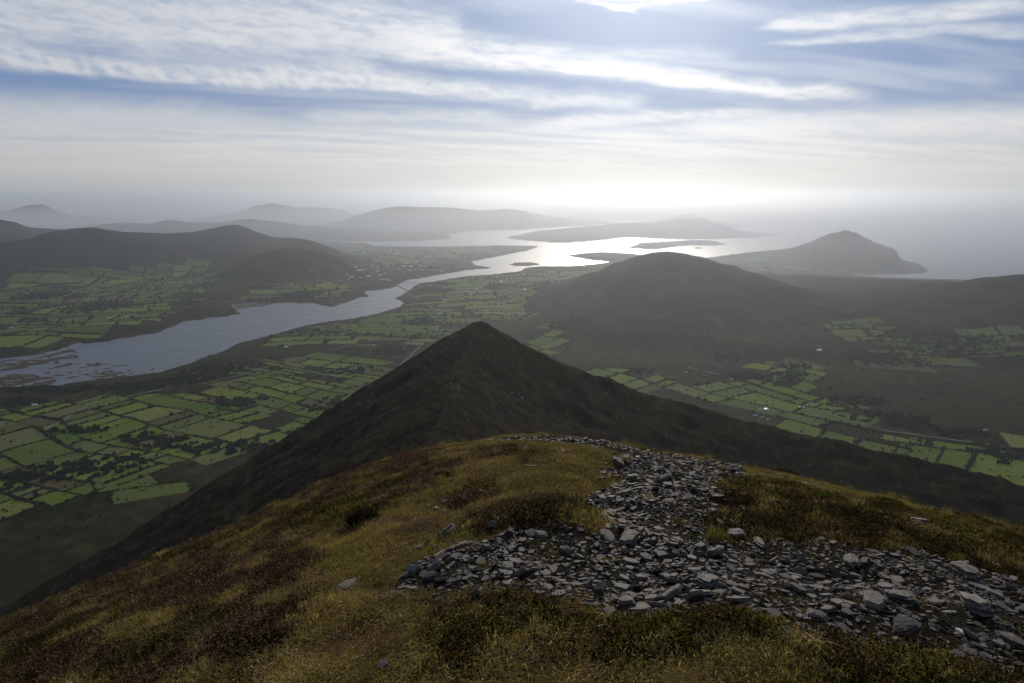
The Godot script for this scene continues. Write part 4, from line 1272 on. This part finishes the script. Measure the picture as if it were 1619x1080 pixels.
func add_stones() -> void:
	# stones that stand out
	var tints := [tint(Color(0.142, 0.124, 0.108)), tint(Color(0.110, 0.100, 0.092)), tint(Color(0.20, 0.180, 0.158)), tint(Color(0.150, 0.122, 0.105))]
	var taken_spots := []
	for i in STONES.size():
		var s: Array = STONES[i]
		var label: String = s[7]
		var m: Material = tints[[0, 2, 0, 3][i % 4]]
		if "white" in label: m = M.quartz
		var o := mi(slab(500 + i, s[3], s[4], true), m)
		o.transform = on_ground(s[0], s[1], s[2] * 0.95, s[4], deg_to_rad(s[5]), deg_to_rad(s[6]) + PI * 0.5, 0.34)
		put(o, "boulder" if "boulder" in label else "slate_rock", label, "rock", "stones that stand out on the slope")
		taken_spots.append([s[0], s[1], s[2] * 0.5])
	# the scree
	var lo := Vector2(1e9, 1e9)
	var hi := Vector2(-1e9, -1e9)
	for p in P_scree:
		lo = lo.min(p)
		hi = hi.max(p)
	var list := []
	var grid := {}
	var tries := 0
	while tries < 90000:
		tries += 1
		var x := rng.randf_range(lo.x, hi.x)
		var z := rng.randf_range(lo.y, hi.y)
		var dist := sqrt(x * x + z * z)
		if rng.randf() > clampf(9.0 / dist, 0.25, 1.0):
			continue
		if zone(x, z) != 3 and rng.randf() > 0.02:
			continue
		if n_fine.get_noise_2d(x * 0.8 + 90.0, z * 0.8) < -0.24:
			continue
		var size := 0.03 + 0.13 * pow(rng.randf(), 2.2)
		if tries < 700:
			size = rng.randf_range(0.10, 0.21)
		elif tries < 4000:
			size = rng.randf_range(0.07, 0.14)
		size *= 1.0 + dist * 0.012
		var key := Vector2i(int(floor(x / 0.35)), int(floor(z / 0.35)))
		var ok := true
		for ky in range(-1, 2):
			for kx in range(-1, 2):
				for q in grid.get(key + Vector2i(kx, ky), []):
					var dx: float = q[0] - x
					var dz: float = q[1] - z
					var need: float = (q[2] + size) * 0.27
					if dx * dx + dz * dz < need * need:
						ok = false
						break
		if not ok:
			continue
		for q in taken_spots:
			if absf(q[0] - x) < q[2] * 0.8 and absf(q[1] - z) < q[2] * 0.8:
				ok = false
				break
		if not ok:
			continue
		if not grid.has(key):
			grid[key] = []
		grid[key].append([x, z, size])
		list.append([size / dist, x, z, size, dist])
	list.sort_custom(func(a, b): return a[0] > b[0])
	print("scree stones ", list.size())
	var shapes := []
	var thicks := []
	for k in 14:
		var th := 0.08 + 0.024 * (k % 7)
		shapes.append(slab(900 + k, 0.5 + 0.07 * (k % 6), th))
		thicks.append(th)
	var singles := 300 - STONES.size()
	var singles_made := []
	var rest := []
	var rest_c := []
	for k in shapes.size():
		rest.append([])
		rest_c.append(PackedColorArray())
	for i in list.size():
		var s: Array = list[i]
		var k := rng.randi() % shapes.size()
		var tilt := deg_to_rad(rng.randfn(0.0, 13.0))
		if rng.randf() < 0.07:
			tilt = deg_to_rad(rng.randf_range(25, 60))
		var tr := on_ground(s[1], s[2], s[3], thicks[k], tilt, rng.randf() * TAU, 0.18)
		if i < singles:
			var tone_k := rng.randi() % 6
			var o := mi(shapes[k], tints[[0, 0, 0, 1, 2, 3][tone_k]])
			o.transform = tr
			var best := 1e9
			var mark := 0
			for m in STONES.size():
				var dd := Vector2(STONES[m][0] - s[1], STONES[m][1] - s[2]).length()
				if dd < best:
					best = dd
					mark = m
			var dx: float = s[1] - STONES[mark][0]
			var dz: float = s[2] - STONES[mark][1]
			var dir := ("right of" if dx > 0.0 else "left of") if absf(dx) > absf(dz) else ("in front of" if dz > 0.0 else "behind")
			var look := "large " if s[3] > 0.2 else ("small " if s[3] < 0.12 else "")
			look += ["grey", "grey", "grey", "slightly darker", "pale grey", "brownish"][tone_k] + (" upright" if absf(tilt) > 0.5 else (" tilted" if absf(tilt) > 0.2 else " flat")) + " slate "
			singles_made.append([o, look, dir + " " + STONE_SHORT[mark], best])
		else:
			rest[k].append(tr)
			var v := rng.randf_range(0.6, 1.3)
			var warm := rng.randf_range(0.0, 0.12)
			rest_c[k].append(Color(0.138 * v * (1.0 + warm), 0.121 * v, 0.106 * v * (1.0 - warm)))
	singles_made.sort_custom(func(a, b): return a[3] < b[3])
	var seen := {}
	for q in singles_made:
		var text: String = q[1] + q[2]
		seen[text] = seen.get(text, 0) + 1
		if seen[text] > 1:
			text += ", " + ["", "", "second", "third", "fourth", "fifth", "sixth", "seventh", "eighth", "ninth", "tenth"][mini(seen[text], 10)] + " nearest"
		put(q[0], "slate_rock", text, "rock", "slate pieces of the scree")
	var chips := 0
	for k in 30000:
		var x := rng.randf_range(lo.x, hi.x)
		var z := rng.randf_range(maxf(lo.y, -13.0), hi.y)
		if zone(x, z) != 3:
			continue
		var size := rng.randf_range(0.02, 0.075)
		var q := rng.randi() % shapes.size()
		rest[q].append(on_ground(x, z, size, thicks[q], deg_to_rad(rng.randfn(0.0, 22.0)), rng.randf() * TAU, 0.1))
		var v := rng.randf_range(0.5, 1.25)
		rest_c[q].append(Color(0.115 * v, 0.104 * v, 0.095 * v))
		chips += 1
	# rocks strewn over the mountain ahead
	var far_rocks := []
	var far_c := PackedColorArray()
	for k in 2600:
		var d := rng.randf_range(380.0, 1000.0)
		var a := deg_to_rad(rng.randfn(0.0, 16.0))
		var x := d * sin(a)
		var z := -d * cos(a)
		if region_at(Vector2(x, z)) != 1 or n_mid.get_noise_2d(x * 2.5 + 900.0, z * 2.5) < 0.12:
			continue
		var size := 0.8 + 2.4 * pow(rng.randf(), 3.0)
		far_rocks.append(on_ground(x, z, size, 0.3, deg_to_rad(rng.randfn(0.0, 15.0)), rng.randf() * TAU, 0.2))
		var v := rng.randf_range(0.6, 1.2)
		far_c.append(Color(0.17 * v, 0.165 * v, 0.16 * v))
	for k in shapes.size():
		if rest[k].size() < 9:
			continue
		put(multi(shapes[k], M.slate, rest[k], rest_c[k]), "scree_rubble", "small slate chips covering the scree between the slabs", "rubble", "loose rubble of the scree", "stuff")
	put(multi(shapes[3], M.slate, far_rocks, far_c), "strewn_rock", "pale rocks strewn over the dark mountain ridge", "rubble", "", "stuff")
	print("chips ", chips)

# ------------------------------------------------------------------ plants
func blade(st: SurfaceTool, root: Vector3, dir: Vector3, h: float, w: float, bend: float, shade: float) -> void:
	var side := dir.cross(Vector3.UP).normalized() * w * 0.5
	var mid := root + Vector3.UP * h * 0.6 + dir * bend * h * 0.3
	var tip := root + Vector3.UP * h * (1.0 - 0.35 * bend) + dir * bend * h * 0.9
	var n := (dir.cross(Vector3.UP).cross(mid - root)).normalized()
	var c := Color(shade, shade, shade)
	for v in [root - side, mid - side * 0.8, root + side, root + side, mid - side * 0.8, mid + side * 0.8, mid - side * 0.8, tip, mid + side * 0.8]:
		st.set_normal(n)
		st.set_color(c)
		st.add_vertex(v)

func grass_tuft(seed_: int, n: int, spread: float, h0: float, h1: float, w: float) -> ArrayMesh:
	var r := RandomNumberGenerator.new()
	r.seed = seed_
	var st := SurfaceTool.new()
	st.begin(Mesh.PRIMITIVE_TRIANGLES)
	for i in n:
		var a := r.randf() * TAU
		var d := sqrt(r.randf()) * spread
		var lean := r.randf() * TAU
		blade(st, Vector3(cos(a) * d, -0.02, sin(a) * d), Vector3(cos(lean), 0, sin(lean)), r.randf_range(h0, h1), w * r.randf_range(0.6, 1.2), r.randf_range(0.3, 1.3), r.randf_range(0.65, 1.15))
	return st.commit()

func leafy(seed_: int, n: int, spread: float, height: float, leaf: float, upright: float) -> ArrayMesh:
	# woody twigs set with small leaves: heather, bilberry
	var r := RandomNumberGenerator.new()
	r.seed = seed_
	var st := SurfaceTool.new()
	st.begin(Mesh.PRIMITIVE_TRIANGLES)
	for i in n:
		var a := r.randf() * TAU
		var d := sqrt(r.randf()) * spread
		var root := Vector3(cos(a) * d, -0.03, sin(a) * d)
		var hgt_ := height * r.randf_range(0.55, 1.0) * (1.0 - 0.45 * d / spread)
		var lean := Vector3(cos(a) * (1.0 - upright), 1.0, sin(a) * (1.0 - upright)) + Vector3(r.randf_range(-0.3, 0.3), 0, r.randf_range(-0.3, 0.3))
		var tip := root + lean.normalized() * hgt_
		for k in 7:
			var t := 0.25 + 0.75 * (k + r.randf()) / 7.0
			var p := root.lerp(tip, t)
			var q := Vector3(r.randf_range(-1, 1), r.randf_range(-0.2, 1.0), r.randf_range(-1, 1)).normalized()
			var s := q.cross(Vector3(r.randf_range(-1, 1), r.randf_range(-1, 1), r.randf_range(-1, 1))).normalized()
			var l := leaf * r.randf_range(0.6, 1.3)
			var sh := r.randf_range(0.6, 1.2)
			var nn := q.cross(s).normalized()
			for v in [p - s * l * 0.3, p + q * l, p + s * l * 0.3]:
				st.set_normal(nn)
				st.set_color(Color(sh, sh, sh))
				st.add_vertex(v)
	return st.commit()

func add_plants() -> void:
	var shapes := []
	for k in 3:
		shapes.append(grass_tuft(300 + k, 190, 0.16, 0.018, 0.065, 0.0038))
	for k in 3:
		shapes.append(leafy(310 + k, 95, 0.15, 0.13, 0.012, 0.6))
	for k in 3:
		shapes.append(leafy(320 + k, 90, 0.15, 0.10, 0.016, 0.45))
	shapes.append(grass_tuft(330, 60, 0.16, 0.015, 0.045, 0.006))
	shapes.append(grass_tuft(331, 75, 0.06, 0.06, 0.17, 0.0045))
	var places := []
	var colors := []
	for k in shapes.size():
		places.append([])
		colors.append(PackedColorArray())
	var r := 1.9
	while r < 44.0:
		var step := 0.095 * (1.0 + r / 11.0)
		var n := int(r * deg_to_rad(92.0) / step)
		for i in n:
			var a := deg_to_rad(-46.0 + 92.0 * (i + rng.randf()) / n)
			var rr := r + rng.randf_range(-0.5, 0.5) * step
			var x := rr * sin(a)
			var z := -rr * cos(a)
			var zn := zone(x, z)
			var k := 0
			var c := Color(0, 0, 0)
			var grow := (0.75 + 0.5 * rng.randf()) * (1.0 + r / 30.0)
			var v := rng.randf_range(0.65, 1.35)
			var patch := n_fine.get_noise_2d(x * 0.7 + 400.0, z * 0.7)
			if zn == 3:
				if rng.randf() > 0.2:
					continue
				zn = 0 if rng.randf() < 0.6 else 1
				grow *= 0.6
			if zn == 0 or zn == 1 and rng.randf() < 0.25 or zn == 2 and rng.randf() < 0.3:
				k = rng.randi() % 3
				c = Color(0.300, 0.228, 0.078).lerp(Color(0.180, 0.180, 0.050), clampf(0.25 + patch * 1.4 + rng.randf_range(-0.2, 0.2), 0.0, 1.0))
				if rng.randf() < 0.2:
					c = Color(0.185, 0.130, 0.074)
				if rng.randf() < 0.1:
					c = Color(0.34, 0.26, 0.13)
				grow *= 0.8 + 0.4 * rng.randf()
			elif zn == 1:
				k = 3 + rng.randi() % 3
				c = Color(0.165, 0.112, 0.092).lerp(Color(0.110, 0.098, 0.044), clampf(0.4 + patch * 1.6 + rng.randf_range(-0.3, 0.3), 0.0, 1.0))
				if rng.randf() < 0.15:
					c = Color(0.200, 0.130, 0.125)
				if x > 1.6 + 0.05 * z:   # ling and crowberry, darker and greener than the heather on the left
					c = Color(0.066, 0.058, 0.026).lerp(Color(0.088, 0.064, 0.036), rng.randf())
			elif zn == 2:
				k = 6 + rng.randi() % 3
				c = Color(0.110, 0.125, 0.032).lerp(Color(0.200, 0.170, 0.050), clampf(0.3 + patch * 1.5 + rng.randf_range(-0.3, 0.3), 0.0, 1.0))
				if rng.randf() < 0.2:
					k = 3 + rng.randi() % 3
					c = Color(0.120, 0.078, 0.050)
			else:
				if rng.randf() < 0.3:
					continue
				k = 9
				c = Color(0.26, 0.175, 0.09)
			if zn < 2 and rng.randf() < 0.035:
				k = 10
				c = Color(0.29, 0.225, 0.10) if rng.randf() < 0.5 else Color(0.20, 0.18, 0.06)
			var nrm := hnormal(x, z, 0.12)
			nrm = nrm.lerp(Vector3.UP, 0.4).normalized()
			var side := nrm.cross(Vector3.FORWARD.rotated(Vector3.UP, rng.randf() * TAU)).normalized()
			var b := Basis(side, nrm, side.cross(nrm)).orthonormalized()
			places[k].append(Transform3D(b.scaled_local(Vector3(grow, grow * rng.randf_range(0.7, 1.25), grow)), Vector3(x, hgt(x, z), z)))
			colors[k].append(Color(c.r * v, c.g * v, c.b * v))
		r += step
	var names := ["grass_tuft", "grass_tuft", "grass_tuft", "heather", "heather", "heather", "bilberry", "bilberry", "bilberry", "worn_turf", "tussock"]
	var labels := {"grass_tuft": "golden rough grass covering the near slope", "heather": "brown and purple heather covering the near slope", "bilberry": "green bilberry and moss on the near slope", "worn_turf": "short worn turf on the trodden path", "tussock": "taller straw coloured tussocks dotted over the near slope"}
	var total := 0
	for k in shapes.size():
		total += places[k].size()
		if places[k].size() > 8:
			put(multi(shapes[k], M.leaf, places[k], colors[k]), names[k], labels[names[k]], "grass" if k < 3 or k >= 9 else "heather", labels[names[k]], "stuff")
	print("tufts ", total)
	# bushes one can point to
	var texts := ["dark round bush on the left grass near the heather edge", "small dark bush on the path beside a white stone", "low dark bush on the right skyline of the near slope"]
	for i in BUSHES.size():
		var p: Array = BUSHES[i]
		var o := Node3D.new()
		o.position = Vector3(p[0], hgt(p[0], p[1]), p[1])
		put(o, "heather_bush", texts[i], "bush", "dark bushes on the near slope")
		var m := leafy(700 + i, 800, p[2] * 0.5, p[3] * 1.15, 0.016, 0.5)
		var stems := SurfaceTool.new()
		stems.begin(Mesh.PRIMITIVE_TRIANGLES)
		stems.set_smooth_group(-1)
		for k in 7:
			var a := TAU * k / 7.0
			var e := Vector3(cos(a) * p[2] * 0.3, p[3] * 0.7, sin(a) * p[2] * 0.3)
			var w := Vector3(-sin(a), 0, cos(a)) * 0.004
			quad(stems, -w + Vector3(0, -0.03, 0), e - w * 0.4, e + w * 0.4, w + Vector3(0, -0.03, 0))
			quad(stems, Vector3(-0.004, -0.03, 0), e, e + Vector3(0, 0.004, 0), Vector3(0.004, -0.03, 0))
		stems.generate_normals()
		part(mi(m, M.bush), "foliage", o)
		part(mi(stems.commit(), M.stem), "stem", o)

# ------------------------------------------------------------------ scene
func add_mist(called: String, label: String, size: Vector3, at: Vector3, density: float) -> void:
	var fm := FogMaterial.new()
	fm.density = density
	fm.albedo = Color(0.95, 0.97, 1.0)
	var fv := FogVolume.new()
	fv.shape = RenderingServer.FOG_VOLUME_SHAPE_BOX
	fv.size = size
	fv.material = fm
	fv.position = at
	put(fv, called, label, "haze", "", "stuff")

func _ready() -> void:
	rng.seed = 20240917
	var t0 := Time.get_ticks_msec()
	var cam := Camera3D.new()
	cam.name = "camera"
	add_child(cam)
	cam.position = Vector3(0, EYE, 0)
	cam.rotation_degrees = Vector3(-11.84, 0, 0)
	cam.fov = 52.98
	cam.near = 0.05
	cam.far = 200000.0
	cam.current = true
	var sun_dir := Vector3(sin(deg_to_rad(SUN_AZ)) * cos(deg_to_rad(SUN_EL)), sin(deg_to_rad(SUN_EL)), -cos(deg_to_rad(SUN_AZ)) * cos(deg_to_rad(SUN_EL)))
	var sun := DirectionalLight3D.new()
	sun.name = "sun"
	add_child(sun)
	sun.basis = Basis.looking_at(-sun_dir, Vector3.UP)
	sun.light_energy = SUN_ENERGY
	sun.light_color = Color(1.0, 0.955, 0.89)
	sun.light_angular_distance = 0.6
	sun.shadow_enabled = true
	var env := Environment.new()
	env.background_mode = Environment.BG_SKY
	var sky := Sky.new()
	var pano := PanoramaSkyMaterial.new()
	pano.panorama = ImageTexture.create_from_image(make_sky())
	sky.sky_material = pano
	env.sky = sky
	env.tonemap_mode = Environment.TONE_MAPPER_LINEAR
	env.tonemap_exposure = EXPOSURE
	env.sdfgi_enabled = true
	env.ssao_enabled = true
	env.ssil_enabled = true
	env.volumetric_fog_enabled = true
	env.volumetric_fog_density = HAZE_DENSITY
	env.volumetric_fog_albedo = Color(0.93, 0.965, 1.0)
	env.volumetric_fog_anisotropy = HAZE_FORWARD
	env.volumetric_fog_length = 40000.0
	var we := WorldEnvironment.new()
	we.name = "environment"
	we.environment = env
	add_child(we)
	print("sky ", Time.get_ticks_msec() - t0)
	add_mist("sea_haze", "pale haze lying over the sea and the far islands", Vector3(84000.0, 440.0, 39800.0), Vector3(0, 222.0, -26400.0), 0.00008)
	add_mist("coast_haze", "pale haze drifting in round the pointed headland", Vector3(40000.0, 420.0, 41800.0), Vector3(21300.0, 212.0, -25100.0), 0.0001)
	add_mist("horizon_haze", "bright haze that hides the line of the horizon", Vector3(88000.0, 830.0, 30000.0), Vector3(0, 417.0, -30500.0), 0.00008)
	make_materials()
	M.quartz = tint(Color(0.72, 0.72, 0.70))
	M.bush = surface(0.85)
	M.bush.albedo_color = lin(0.042, 0.046, 0.018)
	M.stem = surface(0.9, false)
	M.stem.albedo_color = lin(0.06, 0.045, 0.03)
	P_scree = pv2(SCREE)
	for l in HEATHER: P_heather.append(pv2(l))
	for l in GREEN: P_green.append(pv2(l))
	for l in TRACK: P_track.append(pv2(l))
	mound_list = MOUNDS
	build_grid()
	print("grid ", NR, " x ", NA)
	build_heights()
	print("heights ", Time.get_ticks_msec() - t0)
	paint()
	var made := add_terrain()
	print("terrain ", Time.get_ticks_msec() - t0)
	add_water()
	add_fields(made)
	add_hedges()
	add_woods()
	put(mi(ribbon(PATH, 1.3, 0.3, 5.0), M.gravel), "footpath", "pale worn footpath climbing the dark ridge", "path", "", "structure")
	for i in LANES.size():
		put(mi(ribbon(LANES[i], 7.0, 1.5, 22.0), M.lane), "lane", ["pale lane running back beside the rounded hill", "pale lane from the bridge through the middle fields", "pale lane along the right valley past the farm cluster", "pale lane beyond the estuary leading to the town", "pale lane through the left valley fields"][i], "road", "", "structure")
	add_houses()
	add_bridge(BRIDGES[0], BRIDGES[1], "road_bridge", "nearer straight bridge crossing the estuary below the town", 5)
	add_bridge(BRIDGES[2], BRIDGES[3], "rail_bridge", "further low bridge crossing the estuary behind the road bridge", 7)
	add_tower()
	print("built far ", Time.get_ticks_msec() - t0)
	add_stones()
	add_plants()
	print("done ", Time.get_ticks_msec() - t0)
